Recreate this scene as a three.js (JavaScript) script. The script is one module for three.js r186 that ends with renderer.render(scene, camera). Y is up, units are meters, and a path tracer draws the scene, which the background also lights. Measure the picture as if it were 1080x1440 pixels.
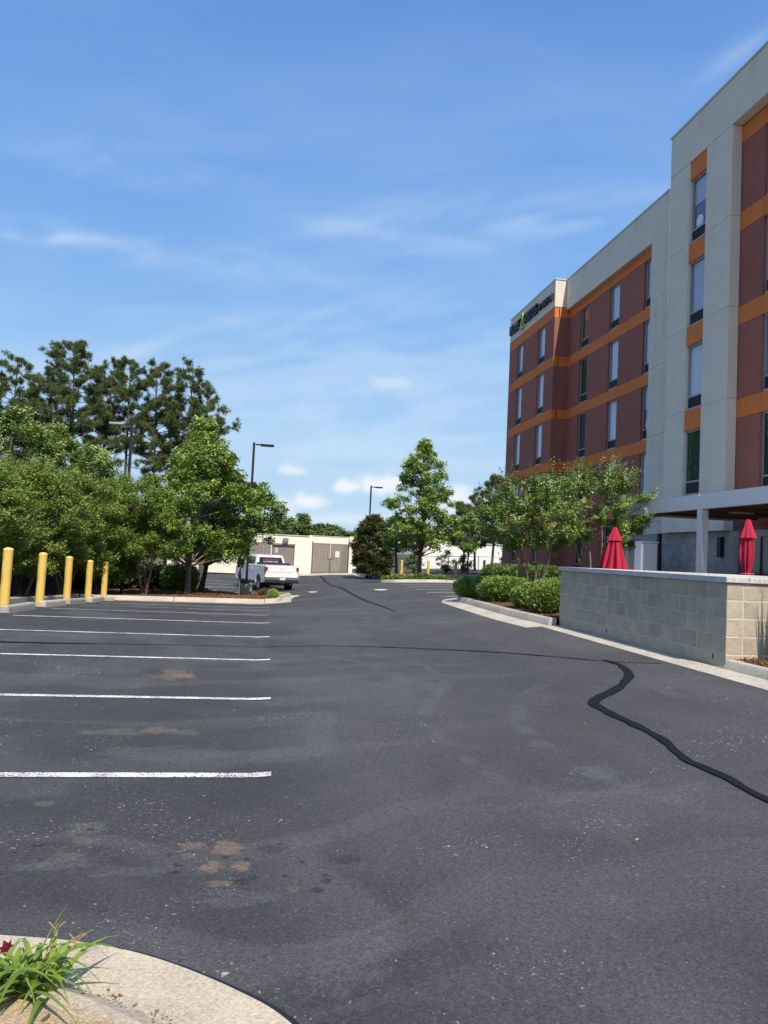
import * as THREE from 'three';
import { mergeGeometries, toCreasedNormals } from 'three/addons/utils/BufferGeometryUtils.js';
import { TextGeometry } from 'three/addons/geometries/TextGeometry.js';
import { FontLoader } from 'three/addons/loaders/FontLoader.js';

// ---------------------------------------------------------------- camera, sky, sun, exposure
const scene = new THREE.Scene();
const camera = new THREE.PerspectiveCamera(67.29, 0.75, 0.1, 4000);
camera.position.set(0, 1.5, 0);
camera.rotation.order = 'YXZ';
camera.rotation.set(3.123 * Math.PI / 180, -8.745 * Math.PI / 180, 2.683 * Math.PI / 180);
camera.updateMatrixWorld(true);
const renderer = new THREE.WebGLRenderer({ antialias: true });
renderer.setSize(768, 1024);
renderer.toneMapping = THREE.LinearToneMapping;
renderer.toneMappingExposure = 1.1;
renderer.shadowMap.enabled = true;

// ---------------------------------------------------------------- random numbers and noise
let seedState = 7;
const reseed = (s) => { seedState = s | 0; };
const rnd = () => { seedState = (seedState + 0x6d2b79f5) | 0; let t = Math.imul(seedState ^ (seedState >>> 15), 1 | seedState); t = (t + Math.imul(t ^ (t >>> 7), 61 | t)) ^ t; return ((t ^ (t >>> 14)) >>> 0) / 4294967296; };
const rr = (a, b) => a + (b - a) * rnd();
const gauss = () => (rnd() + rnd() + rnd() + rnd() - 2) * 0.87;
const hash2 = (x, y) => { let h = Math.imul(x | 0, 374761393) + Math.imul(y | 0, 668265263); h = Math.imul(h ^ (h >>> 13), 1274126177); return ((h ^ (h >>> 16)) >>> 0) / 4294967296; };
function vnoise(x, y) {
  const i = Math.floor(x), j = Math.floor(y), fx = x - i, fy = y - j, u = fx * fx * (3 - 2 * fx), v = fy * fy * (3 - 2 * fy);
  const a = hash2(i, j), b = hash2(i + 1, j), c = hash2(i, j + 1), d = hash2(i + 1, j + 1);
  return a + (b - a) * u + (c - a) * v + (a - b - c + d) * u * v;
}
function fbm(x, y, n = 4) { let s = 0, a = 0.5, t = 0; for (let k = 0; k < n; k++) { s += a * vnoise(x, y); t += a; a *= 0.5; x = x * 2.03 + 17.3; y = y * 2.03 + 9.1; } return s / t; }
const ss = (a, b, x) => { const t = Math.min(1, Math.max(0, (x - a) / (b - a))); return t * t * (3 - 2 * t); };
const lerp = (a, b, t) => a + (b - a) * t;
const clamp = (x, a, b) => Math.min(b, Math.max(a, x));
const toS = (c) => c <= 0.0031308 ? c * 12.92 : 1.055 * Math.pow(c, 1 / 2.4) - 0.055;
const V = (x, y, z) => new THREE.Vector3(x, y, z);

// ---------------------------------------------------------------- the sky: air, thin cirrus and a few small cumulus low down
const SUN = V(.1, .78, .62);
function pixelRay(px, py) { return V((px - 540) / 1082, -(py - 720) / 1082, -1).applyQuaternion(camera.quaternion); }
{
  const W = 1360, H = 680, data = new Float32Array(W * H * 4), toCam = camera.quaternion.clone().invert(), v = V(0, 0, 0);
  const stops = [[-90, .22, .24, .26], [-1, .40, .50, .60], [0, .56, .72, .85], [4, .50, .69, .87], [9, .40, .615, .87], [16, .26, .48, .83], [26, .155, .355, .75], [38, .112, .268, .655], [60, .095, .235, .58], [90, .085, .21, .53]];
  const streaks = [[170, 345, 260, 22, .55, .16], [40, 320, 150, 14, .45, .18], [690, 305, 240, 40, .6, -.1], [560, 330, 150, 16, .45, .12], [160, 232, 150, 26, .35, .1], [480, 500, 420, 70, .55, 0], [300, 470, 300, 30, .5, -.2], [1050, 60, 60, 24, .5, -.6], [560, 620, 500, 60, .5, 0]];
  const puffs = [[548, 541, 46, 11, .4], [435, 704, 34, 14, 1], [487, 684, 22, 13, 1], [545, 682, 46, 17, 1], [645, 700, 34, 22, .95], [415, 663, 30, 9, .7], [395, 714, 50, 14, .6], [590, 716, 70, 12, .6], [460, 730, 110, 10, .5]];
  const sd = SUN.clone().normalize();
  for (let j = 0; j < H; j++) {
    const el = (j + 0.5) / H * 180 - 90;
    let k = 0; while (k < stops.length - 2 && el > stops[k + 1][0]) k++;
    const a = stops[k], b = stops[k + 1], t = clamp((el - a[0]) / (b[0] - a[0]), 0, 1);
    const air = [1, 2, 3].map((c) => lerp(a[c], b[c], t));
    const sy = Math.sin(el * Math.PI / 180), cy = Math.cos(el * Math.PI / 180);
    for (let i = 0; i < W; i++) {
      const az = ((i + 0.5) / W - 0.5) * 2 * Math.PI, dx = Math.cos(az) * cy, dz = Math.sin(az) * cy;
      let c = 0, cum = 0;
      if (el > 0 && el < 72) {
        const q = 1 / (sy + 0.12), ux = dx * q, uz = dz * q;
        const w1 = fbm(ux * 1.5 + 3, uz * 1.5, 3), veil = fbm(ux * 1.1 + w1 * 1.6, uz * 3.2 + w1 * 1.2 + 20, 5);
        const fine = fbm(ux * 5 + uz * 6 + w1 * 3, uz * 17 - ux * 5 + w1 * 4, 4);
        c = ss(.44, .8, veil) * (.35 + .65 * fine) * .26 * ss(70, 35, el);
        // placed wisps, in the direction where the photograph shows them
        v.set(dx, sy, dz).applyQuaternion(toCam);
        if (v.z < -0.2) {
          const px = 540 + 1082 * v.x / -v.z, py = 720 - 1082 * v.y / -v.z;
          if (px > -500 && px < 1600) {
            for (const [x, y, rx, ry, s, m] of streaks) {
              const X = px - x, Y = py - y - m * X + (w1 - .5) * 40, e = Math.exp(-(X * X) / (rx * rx) - (Y * Y) / (ry * ry));
              if (e > .01) c += e * s * (.12 + .9 * ss(.3, .75, fbm(px * .012 + py * .02, (py - m * px * 1.4) * .055 + 5, 4)));
            }
            for (const [x, y, rx, ry, s] of puffs) {
              const n = fbm(px * .05 + x, py * .07, 4) - .5, X = (px - x) / rx, Y = (py - y) / ry, r = Math.sqrt(X * X + Y * Y * (Y > 0 ? 1.6 : 1)) + n * 1.3;
              cum = Math.max(cum, s * ss(1.05, .45, r));
            }
          }
        }
      }
      c = clamp(c, 0, 1) * .5; cum *= .9;
      const o = (j * W + i) * 4, cw = [.78, .88, .99], pw = [.92, .93, .97];
      const ang = Math.acos(clamp(dx * sd.x + sy * sd.y + dz * sd.z, -1, 1)), au = el > -2 ? .55 * Math.exp(-ang / .42) : 0; // brighter, whiter air round the sun
      for (let n = 0; n < 3; n++) data[o + n] = lerp(lerp(air[n], cw[n], c), pw[n], cum) * [.9, .93, .95][n] + au * [1, .98, .92][n];
      data[o + 3] = 1;
    }
  }
  const sky = new THREE.DataTexture(data, W, H, THREE.RGBAFormat, THREE.FloatType);
  sky.mapping = THREE.EquirectangularReflectionMapping; sky.magFilter = THREE.LinearFilter; sky.colorSpace = THREE.LinearSRGBColorSpace; sky.needsUpdate = true;
  scene.background = sky; scene.environment = sky;
}
const sun = new THREE.DirectionalLight(new THREE.Color().setRGB(1, .905, .765), 5);
sun.position.copy(SUN).multiplyScalar(120); sun.target.position.set(0, 0, -25);
sun.position.add(sun.target.position);
sun.castShadow = true; sun.shadow.mapSize.set(4096, 4096);
Object.assign(sun.shadow.camera, { left: -70, right: 70, top: 70, bottom: -70, near: 1, far: 250 });
scene.add(sun); scene.add(sun.target);
scene.environmentIntensity = 1;

// ---------------------------------------------------------------- ground levels (the lot falls away from the camera and rises to the hotel)
const KN = [[0, 0], [13, 0], [16, .03], [18.4, .09], [21, .19], [24, .33], [27, .43], [30, .53], [36, .71], [42, .92], [46, .96], [50, .88], [55, .76], [65, .68], [90, .6], [2000, .6]];
function dip(d) { if (d <= 0) return 0; let k = 0; while (k < KN.length - 2 && d > KN[k + 1][0]) k++; const a = KN[k], b = KN[k + 1]; return lerp(a[1], b[1], clamp((d - a[0]) / (b[0] - a[0]), 0, 1)); }
function G(x, z) {
  const d = -z;
  const side = x < 0 ? .009 * Math.max(x, -14) * ss(17, 27, d) : (x < 5.2 ? .075 * x : .39 + .04 * (Math.min(x, 9) - 5.2)) + (x > 9 ? .04 * (Math.min(x, 20) - 9) * ss(40, 55, d) : 0);
  return -dip(d) * (1 - .6 * ss(1, 6, x) * (1 - ss(35, 55, d))) + side;
}
// a pixel of the photograph is a direction; its distance comes from the plane or ground it lies on
function atZ(px, py, z) { const r = pixelRay(px, py); return camera.position.clone().addScaledVector(r, z / r.z); }
function atX(px, py, x) { const r = pixelRay(px, py); return camera.position.clone().addScaledVector(r, x / r.x); }
function onGround(px, py) { const r = pixelRay(px, py), p = V(0, 0, 0); for (let t = 1; t < 400; t *= 1.0015) { p.copy(camera.position).addScaledVector(r, t); if (p.y <= G(p.x, p.z)) break; } return p; }

// ---------------------------------------------------------------- helpers for things and parts
const taken = new Map();
function numbered(name) { const n = taken.get(name) || 0; taken.set(name, n + 1); return n ? name + '_' + String(n).padStart(3, '0') : name; }
function sh(o) { o.traverse((m) => { if (m.isMesh) { m.castShadow = true; m.receiveShadow = true; } }); return o; }
function thing(name, label, category, pos = [0, 0, 0], turn = 0, group) {
  const o = new THREE.Group(); o.name = numbered(name); o.position.set(...pos); o.rotation.y = turn;
  o.userData = { label, category }; if (group) o.userData.group = group; scene.add(o); return o;
}
function setting(name, label, category) { const o = thing(name, label, category); o.userData.kind = 'structure'; return o; }
function part(name, geo, mat, parent) {
  const g = Array.isArray(geo) ? mergeGeometries(geo.map((q) => { const c = q.index ? q.toNonIndexed() : q.clone(); for (const k of Object.keys(c.attributes)) if (!['position', 'normal', 'uv'].includes(k)) c.deleteAttribute(k); return c; })) : geo;
  const m = new THREE.Mesh(g, mat); m.name = parent ? name : numbered(name); m.castShadow = m.receiveShadow = true; (parent || scene).add(m); return m;
}
function copyOf(o, label) { const c = o.clone(); c.userData = { ...o.userData }; if (label) c.userData.label = label; c.name = numbered(o.name.replace(/_\d{3}$/, '')); scene.add(c); return c; }
// uv in metres, by the way each face points
function uvm(geo, s = 1, ox = 0, oy = 0) {
  const g = geo.index ? geo.toNonIndexed() : geo, p = g.attributes.position, uv = new Float32Array(p.count * 2), a = V(), b = V(), c = V(), n = V();
  for (let i = 0; i < p.count; i += 3) {
    a.fromBufferAttribute(p, i); b.fromBufferAttribute(p, i + 1); c.fromBufferAttribute(p, i + 2);
    n.copy(b).sub(a).cross(c.clone().sub(a)); const X = Math.abs(n.x), Y = Math.abs(n.y), Z = Math.abs(n.z);
    [a, b, c].forEach((q, k) => { const u = X >= Y && X >= Z ? q.z : q.x, v = Y > X && Y > Z ? q.z : q.y; uv[(i + k) * 2] = u * s + ox; uv[(i + k) * 2 + 1] = v * s + oy; });
  }
  g.setAttribute('uv', new THREE.BufferAttribute(uv, 2)); return g;
}
function box(x0, x1, y0, y1, z0, z1) { const g = new THREE.BoxGeometry(Math.abs(x1 - x0), Math.abs(y1 - y0), Math.abs(z1 - z0)); g.translate((x0 + x1) / 2, (y0 + y1) / 2, (z0 + z1) / 2); return uvm(g); }
// a box with chamfered edges
function cbox(x0, x1, y0, y1, z0, z1, c = .01) {
  const w = Math.abs(x1 - x0), h = Math.abs(y1 - y0), d = Math.abs(z1 - z0), s = new THREE.Shape();
  s.moveTo(-w / 2 + c, -h / 2 + c); s.lineTo(w / 2 - c, -h / 2 + c); s.lineTo(w / 2 - c, h / 2 - c); s.lineTo(-w / 2 + c, h / 2 - c); s.closePath();
  const g = new THREE.ExtrudeGeometry(s, { depth: d - 2 * c, bevelEnabled: true, bevelThickness: c, bevelSize: c, bevelSegments: 1, curveSegments: 1 });
  g.translate((x0 + x1) / 2, (y0 + y1) / 2, (z0 + z1) / 2 - d / 2 + c); return uvm(g);
}
function rod(a, b, r0, r1 = r0, seg = 8) {
  const d = b.clone().sub(a), g = new THREE.CylinderGeometry(r1, r0, d.length(), seg, 1); g.translate(0, d.length() / 2, 0);
  g.applyQuaternion(new THREE.Quaternion().setFromUnitVectors(V(0, 1, 0), d.normalize())); g.translate(a.x, a.y, a.z); return g;
}
// a tapered bent limb through points with radii
function limb(pts, radii, sides = 6) {
  const pos = [], nor = [], uv = [], idx = [], up = V(.31, .2, .93).normalize(); let L = 0;
  pts.forEach((p, i) => {
    const t = pts[Math.min(i + 1, pts.length - 1)].clone().sub(pts[Math.max(i - 1, 0)]).normalize(), a = up.clone().cross(t).normalize(), b = t.clone().cross(a);
    if (i) L += p.distanceTo(pts[i - 1]);
    for (let k = 0; k <= sides; k++) {
      const w = k / sides * Math.PI * 2, n = a.clone().multiplyScalar(Math.cos(w)).addScaledVector(b, Math.sin(w));
      pos.push(p.x + n.x * radii[i], p.y + n.y * radii[i], p.z + n.z * radii[i]); nor.push(n.x, n.y, n.z); uv.push(k / sides * 6.28 * radii[0], L);
      if (i && k) { const q = i * (sides + 1) + k; idx.push(q - 1, q - sides - 2, q, q, q - sides - 2, q - sides - 1); }
    }
  });
  const g = new THREE.BufferGeometry(); g.setAttribute('position', new THREE.Float32BufferAttribute(pos, 3)); g.setAttribute('normal', new THREE.Float32BufferAttribute(nor, 3)); g.setAttribute('uv', new THREE.Float32BufferAttribute(uv, 2)); g.setIndex(idx); return g;
}

// ---------------------------------------------------------------- textures
function tex(w, h, fn, { srgb = true, repeat } = {}) {
  const d = new Uint8Array(w * h * 4);
  for (let j = 0; j < h; j++) for (let i = 0; i < w; i++) { const c = fn(i / w, j / h, i, j), o = (j * w + i) * 4; for (let k = 0; k < 3; k++) d[o + k] = clamp((srgb ? toS(clamp(c[k], 0, 1)) : c[k]) * 255 + .5, 0, 255); d[o + 3] = 255; }
  const t = new THREE.DataTexture(d, w, h, THREE.RGBAFormat); t.wrapS = t.wrapT = THREE.RepeatWrapping; t.magFilter = THREE.LinearFilter; t.minFilter = THREE.LinearMipmapLinearFilter; t.generateMipmaps = true;
  if (srgb) t.colorSpace = THREE.SRGBColorSpace; if (repeat) t.repeat.set(...repeat); t.needsUpdate = true; return t;
}
// noise that tiles over the unit square
function pn(u, v, f) { const m = (x) => ((x % f) + f) % f, x = u * f, y = v * f, i = Math.floor(x), j = Math.floor(y), fx = x - i, fy = y - j, a = fx * fx * (3 - 2 * fx), b = fy * fy * (3 - 2 * fy); const h = (p, q) => hash2(m(p) + f * 131, m(q) + f * 57); return lerp(lerp(h(i, j), h(i + 1, j), a), lerp(h(i, j + 1), h(i + 1, j + 1), a), b); }
function pf(u, v, f, n = 4) { let s = 0, a = .5, t = 0; for (let k = 0; k < n; k++) { s += a * pn(u, v, f); t += a; a *= .55; f *= 2; } return s / t; }
const bumpFine = tex(512, 512, (u, v) => { const n = .55 * pf(u, v, 128, 2) + .45 * pf(u, v, 24, 3); return [n, n, n]; }, { srgb: false });
function bumpRep(r) { const t = bumpFine.clone(); t.repeat.set(r, r); t.needsUpdate = true; return t; }
// tint with grain and patches: mean near 1
function pa(u, v, fx, fy) { const m = (x, f) => ((x % f) + f) % f, x = u * fx, y = v * fy, i = Math.floor(x), j = Math.floor(y), a = x - i, b = y - j, A = a * a * (3 - 2 * a), B = b * b * (3 - 2 * b), h = (p, q) => hash2(m(p, fx) + fx * 31, m(q, fy) + fy * 57); return lerp(lerp(h(i, j), h(i + 1, j), A), lerp(h(i, j + 1), h(i + 1, j + 1), A), B); }
function grainTex(amount, patch, f1 = 5, f2 = 90, size = 512) { return tex(size, size, (u, v) => { const p = pf(u, v, f1, 4) - .5, g = pf(u, v, f2, 2) - .5, k = .82 * (1 + patch * p * 2 + amount * g * 2); return [k, k * (1 - .02 * p), k * (1 - .06 * p)]; }); }
const gConcrete = grainTex(.22, .22), gStucco = tex(1024, 1024, (u, v) => { const p = pf(u, v, 5, 4) - .5, g = pf(u, v, 200, 2) - .5, st = ss(.55, .95, pa(u, v, 70, 3) * .6 + pa(u, v, 23, 2) * .5) * ss(.35, .7, pf(u, v, 4, 3)), k = .83 * (1 + .12 * p + .1 * g) * (1 - .13 * st); return [k, k * (1 - .015 * p), k * (1 - .05 * p)]; }), gSoft = grainTex(.06, .12, 3, 60);
function rep(t, r, r2) { const c = t.clone(); c.repeat.set(r, r2 || r); c.needsUpdate = true; return c; }
const std = (rgb, o = {}) => new THREE.MeshStandardMaterial({ color: new THREE.Color().setRGB(...rgb), roughness: .85, ...o });
const phy = (rgb, o = {}) => new THREE.MeshPhysicalMaterial({ color: new THREE.Color().setRGB(...rgb), roughness: .85, ...o });
const up = (c) => c.map((x) => x / .82);

const M = {
  concrete: std(up([.47, .425, .345]), { map: rep(gConcrete, .6), bumpMap: bumpRep(2), bumpScale: .004, roughness: .92 }),
  concreteGrey: std(up([.34, .325, .29]), { map: rep(gConcrete, .7), bumpMap: bumpRep(2), bumpScale: .004, roughness: .92 }),
  cap: std(up([.50, .485, .46]), { map: rep(gConcrete, .5), bumpMap: bumpRep(2), bumpScale: .002 }),
  mortar: std(up([.56, .50, .41]), { map: rep(gConcrete, 1), bumpMap: bumpRep(4), bumpScale: .004 }),
  blocks: [[.44, .375, .275], [.415, .355, .262], [.465, .395, .29], [.395, .342, .255], [.43, .367, .27]].map((c, i) => { const m = std(up(c), { map: rep(gConcrete, 1.1), bumpMap: bumpRep(3), bumpScale: .006, roughness: .95 }); m.map.offset.set(i * .31, i * .17); return m; }),
  greyStucco: std(up([.68, .61, .50]), { map: rep(gStucco, .35), bumpMap: bumpRep(1.2), bumpScale: .003 }),
  brown: [[.30, .1, .07], [.285, .096, .067], [.315, .107, .074]].map((c) => std(up(c), { map: rep(gStucco, .4), bumpMap: bumpRep(1.2), bumpScale: .003 })),
  orange: std(up([.66, .18, .038]), { map: rep(gStucco, .4), bumpMap: bumpRep(1.2), bumpScale: .003 }),
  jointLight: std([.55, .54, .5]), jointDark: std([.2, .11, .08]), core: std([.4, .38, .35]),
  alu: std([.36, .37, .37], { metalness: .35, roughness: .45 }),
  coping: std([.55, .55, .53], { metalness: .3, roughness: .4 }),
  glass: phy([1, 1, 1], { transmission: 1, thickness: 0, roughness: .02, ior: 1.52 }),
  glassShadeTint: phy([.30, .46, .40], { transmission: 1, thickness: 0, roughness: .02, ior: 1.6 }),  // green tint stands in for reflected trees and dark rooms
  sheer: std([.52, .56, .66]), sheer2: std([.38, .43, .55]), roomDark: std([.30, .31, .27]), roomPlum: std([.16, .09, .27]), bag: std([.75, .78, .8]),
  grille: std([.03, .035, .04], { roughness: .6 }), white: std([.82, .80, .76], { roughness: .45 }),
  black: std([.012, .012, .013], { roughness: .5 }), blackMetal: std([.018, .018, .02], { roughness: .45, metalness: .3 }),
  yellow: std([1, 1, 1], { map: tex(512, 512, (u, v) => { const p = pf(u, v, 6, 4) - .5, sc = ss(.70, .78, pa(u, v, 12, 60) * .6 + pf(u, v, 18, 3) * .5), d = ss(.6, .9, pf(u, v, 3, 4)) * .25; return [lerp(.74 * (1 + .2 * p), .3, sc * .6 + d * .3), lerp(.5 * (1 + .25 * p), .22, sc * .6 + d * .3), lerp(.11, .1, sc)]; }), roughness: .6 }),
  wood: std(up([.16, .075, .04]), { map: rep(gSoft, .4, 3), roughness: .7 }),
  paint: null, mulch: null,
  bark: std(up([.12, .09, .07]), { map: rep(gConcrete, 3, 1), bumpMap: bumpRep(3), bumpScale: .02 }),
  barkGrey: std(up([.19, .165, .135]), { map: rep(gConcrete, 3, 1), bumpMap: bumpRep(3), bumpScale: .01 }),
  barkMyrtle: std(up([.23, .16, .11]), { map: rep(gConcrete, 4, 1), bumpMap: bumpRep(3), bumpScale: .006 }),
};
const leafMat = (o = {}) => phy([1, 1, 1], { transmission: .32, thickness: 0, roughness: .6, side: THREE.DoubleSide, ior: 1.35, ...o });
M.leaf = leafMat(); M.leafGloss = leafMat({ roughness: .45, ior: 1.45, transmission: .25 }); M.needle = leafMat({ transmission: .18, roughness: .75 });

// ---------------------------------------------------------------- the asphalt: sealcoat, dust, specks, spills
const spills = [ // on the ground under these pixels: half sizes in pixels, colour, strength
  ...[[317, 1192, 27, 10, 0], [270, 1189, 20, 7, 1], [296, 1219, 14, 8, 0], [338, 1218, 14, 9, 0], [308, 1243, 24, 6, 1], [262, 1203, 11, 5, 2], [412, 1250, 9, 6, 2], [118, 1165, 32, 10, 2], [95, 1205, 20, 7, 2], [60, 1217, 15, 5, 2], [122, 1183, 22, 5, 2],
    [380, 1195, 26, 9, 3], [484, 1208, 26, 8, 3], [249, 1217, 8, 3, 4], [246, 1226, 12, 4, 4], [337, 1240, 11, 5, 4], [355, 1234, 7, 4, 4], [458, 1231, 6, 3, 4], [458, 1239, 8, 3.5, 4], [446, 1252, 11, 5, 4], [316, 1206, 6, 3, 4], [345, 1209, 5, 2.5, 4], [237, 1202, 6, 2.5, 4], [425, 1213, 5, 2.5, 4], [399, 1232, 5, 2.5, 4], [128, 1166, 8, 3, 4], [52, 1189, 10, 3, 4],
    [240, 948, 34, 8, 1], [258, 950, 14, 5, 0], [215, 945, 22, 6, 3], [225, 1027, 26, 5, 1], [260, 1030, 22, 5, 2], [160, 1030, 50, 7, 2], [150, 1036, 12, 3, 4], [60, 1130, 14, 4, 2], [70, 1215, 60, 12, 5], [180, 1225, 60, 10, 5], [250, 1060, 110, 10, 5], [400, 1062, 60, 12, 5], [450, 1030, 30, 40, 5], [400, 985, 60, 7, 5], [330, 1265, 60, 14, 5], [480, 1370, 60, 30, 5], [840, 1085, 30, 12, 5], [700, 1125, 60, 9, 6], [560, 960, 60, 8, 5], [940, 975, 16, 10, 5], [610, 965, 30, 6, 5]].map(([px, py, hx, hy, c]) => {
    const p = onGround(px, py), q = onGround(px, py + 4), w = onGround(px + 4, py); return [p.x, p.z, hx * Math.abs(w.x - p.x) / 4, hy * Math.abs(q.z - p.z) / 4, [[.175, .125, .085], [.15, .115, .08], [.115, .105, .092], [.024, .023, .023], [.014, .014, .015], [.1, .101, .106], [.034, .034, .037]][c], [.85, .7, .6, .75, .92, .42, .5][c]]; })];
const scuffs = [[-1.4, -8.6, 3.0, .05, -.5, .9], [-1.1, -8.8, 3.15, .04, -.4, .8], [5.5, -5.5, 3.4, .06, 2.4, 3.6], [5.3, -5.9, 3.9, .05, 2.5, 3.5], [-3, -16, 5.2, .07, -.6, .5], [-3, -16.4, 5.6, .07, -.6, .5], [6.5, -22, 5, .08, 2.4, 3.9], [6.5, -22.4, 5.5, .08, 2.4, 3.9], [-2, -30, 6, .08, -.6, .6]];
let rowZ = NaN, rowSpills = [];
function asphaltAt(x, z, cell) {
  const w = fbm(x * .8 + 5, z * .8, 2) - .5;
  const macro = fbm(x * .22 + w * .5 + 40, z * .16 + 11, 4) - .5, lane = fbm(x * 1.7 + w * .6, z * .1 + 3, 4) - .5, mid = fbm(x * 2.6, z * 2.1 + 50, 3) - .5;
  let k = lerp(.040, .053, ss(-.1, 1.1, x + w * 1.6)) * (1 + .6 * macro + .4 * lane * ss(-.5, 1.5, x) + .36 * mid);
  let r = k * 1.02, g = k, b = k * 1.04;
  const dust = ss(.53, .74, fbm(x * .9 + w + 70, z * .55 + w, 4)) * .5 + ss(.56, .72, fbm(x * .35 + 9, z * 2.2 + w * 2, 4)) * .42;
  r = lerp(r, .084, dust); g = lerp(g, .083, dust); b = lerp(b, .084, dust);
  for (const [cx, cz, R, wd, a0, a1] of scuffs) { const dx = x - cx, dz = z - cz, q = Math.abs(Math.hypot(dx, dz) - R); if (q < wd * 3) { const an = Math.atan2(-dz, dx), a = an < -1 ? an + 6.283 : an, f = .35 * ss(wd * 2, wd * .4, q) * ss(a0 - .2, a0 + .15, a) * ss(a1 + .2, a1 - .15, a) * ss(.35, .6, fbm(x * 6, z * 6, 2)); r = lerp(r, .1, f); g = lerp(g, .102, f); b = lerp(b, .107, f); } }
  if (z !== rowZ) { rowZ = z; rowSpills = spills.filter((q) => Math.abs(z - q[1]) < q[3] * 2.3); }
  for (const [cx, cz, rx, rz, c, s] of rowSpills) { const dx = (x - cx) / rx, dz = (z - cz) / rz, q = dx * dx + dz * dz; if (q < 5) { const e = Math.sqrt(q) + (fbm(x * 2.2 / rx, z * 2.2 / rz, 3) - .5) * 1.3, f = s * ss(1.12, .62, e) * (.6 + .4 * hash2(Math.floor(x / .009), Math.floor(z / .009))); r = lerp(r, c[0], f); g = lerp(g, c[1], f); b = lerp(b, c[2], f); } }
  const near = cell < .012;
  const i = Math.floor(x / cell), j = Math.floor(z / cell), h = hash2(i, j + 999), gr = 1 + (h - .5) * (near ? .75 : .45) + (near ? (hash2(Math.floor(x / (cell * 2.2)), Math.floor(z / (cell * 2.2)) + 55) - .5) * .3 : 0);
  r *= gr; g *= gr; b *= gr;
  const cl = ss(.5, .78, fbm(x * 1.9 + 31, z * 1.9, 3)), p = hash2(i * 3 + 7, j * 5 + 1);
  const pr = near ? .010 + .035 * cl : .012 + .03 * cl;
  if (p < pr) { const s = .1 + .16 * hash2(i, j) * hash2(j, i); r = lerp(r, s * 1.03, .8); g = lerp(g, s, .8); b = lerp(b, s * .93, .8); }
  if (near) { const f = vnoise(x * 62 + 9, z * 84), lim = .985 - .075 * cl - .05 * ss(.6, .85, fbm(x * .55 + 3, z * .55 + 8, 2)); if (f > lim) { const s = .19 + .2 * hash2(Math.floor(x * 30), Math.floor(z * 40)); r = s * 1.04; g = s; b = s * .9; } }
  return [r, g, b];
}
function lotSheet(x0, x1, z0, z1, step, y) {
  const nx = Math.max(1, Math.round((x1 - x0) / step)), nz = Math.max(1, Math.round((z1 - z0) / step)), pos = [], uv = [], idx = [];
  for (let j = 0; j <= nz; j++) for (let i = 0; i <= nx; i++) { const x = lerp(x0, x1, i / nx), z = lerp(z0, z1, j / nz); pos.push(x, G(x, z) + y, z); uv.push(x, z); if (i && j) { const q = j * (nx + 1) + i; idx.push(q - nx - 2, q - 1, q, q - nx - 2, q, q - nx - 1); } }
  const g = new THREE.BufferGeometry(); g.setAttribute('position', new THREE.Float32BufferAttribute(pos, 3)); g.setAttribute('uv', new THREE.Float32BufferAttribute(uv, 2)); g.setIndex(idx); g.computeVertexNormals();
  return g;
}
function asphaltMat(x0, x1, z0, z1, w, h) {
  const cell = Math.max((x1 - x0) / w, (z1 - z0) / h) * 1.05, t = tex(w, h, (u, v) => asphaltAt(lerp(x0, x1, u), lerp(z0, z1, v), cell));
  t.repeat.set(1 / (x1 - x0), 1 / (z1 - z0)); t.offset.set(-x0 / (x1 - x0), -z0 / (z1 - z0));
  return std([1, 1, 1], { map: t, bumpMap: bumpRep(2.2), bumpScale: .003, roughness: .88 });
}
const ground = part('ground', mergeGeometries([lotSheet(-600, 600, -1000, -75, 20, 0), lotSheet(-600, 600, 12, 200, 20, 0), lotSheet(-600, -60, -75, 12, 5, 0), lotSheet(60, 600, -75, 12, 5, 0)]), std(up([.10, .105, .05]), { map: rep(gConcrete, .2), roughness: 1 }));
ground.userData = { label: 'flat grassy ground stretching beyond the car park', category: 'ground', kind: 'structure' };
const lot = setting('parking_lot', 'dark sealed asphalt of the hotel car park', 'car park');
const ZONES = [[-5, 6, -11, 0, .5, 2048, 2048], [-12, 12, -35, -11, .5, 1280, 1408], [-12, 24, -75, -35, 1, 768, 1024], [6, 24, -35, 12, 1, 512, 1024], [-12, -5, -11, 12, 1, 256, 512], [-5, 6, 0, 12, .5, 256, 256]];
ZONES[3][0] = 12; ZONES.push([6, 12, -11, 12, .5, 256, 512]);
for (const [x0, x1, z0, z1, st, w, h] of ZONES) part('asphalt', lotSheet(x0, x1, z0, z1, st, 0), asphaltMat(x0, x1, z0, z1, w, h), lot);
part('asphalt', mergeGeometries([lotSheet(-60, -12, -75, 12, 1, 0), lotSheet(24, 60, -75, 12, 1, 0)]), std([.05, .05, .054], { roughness: .9 }), lot);

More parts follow.
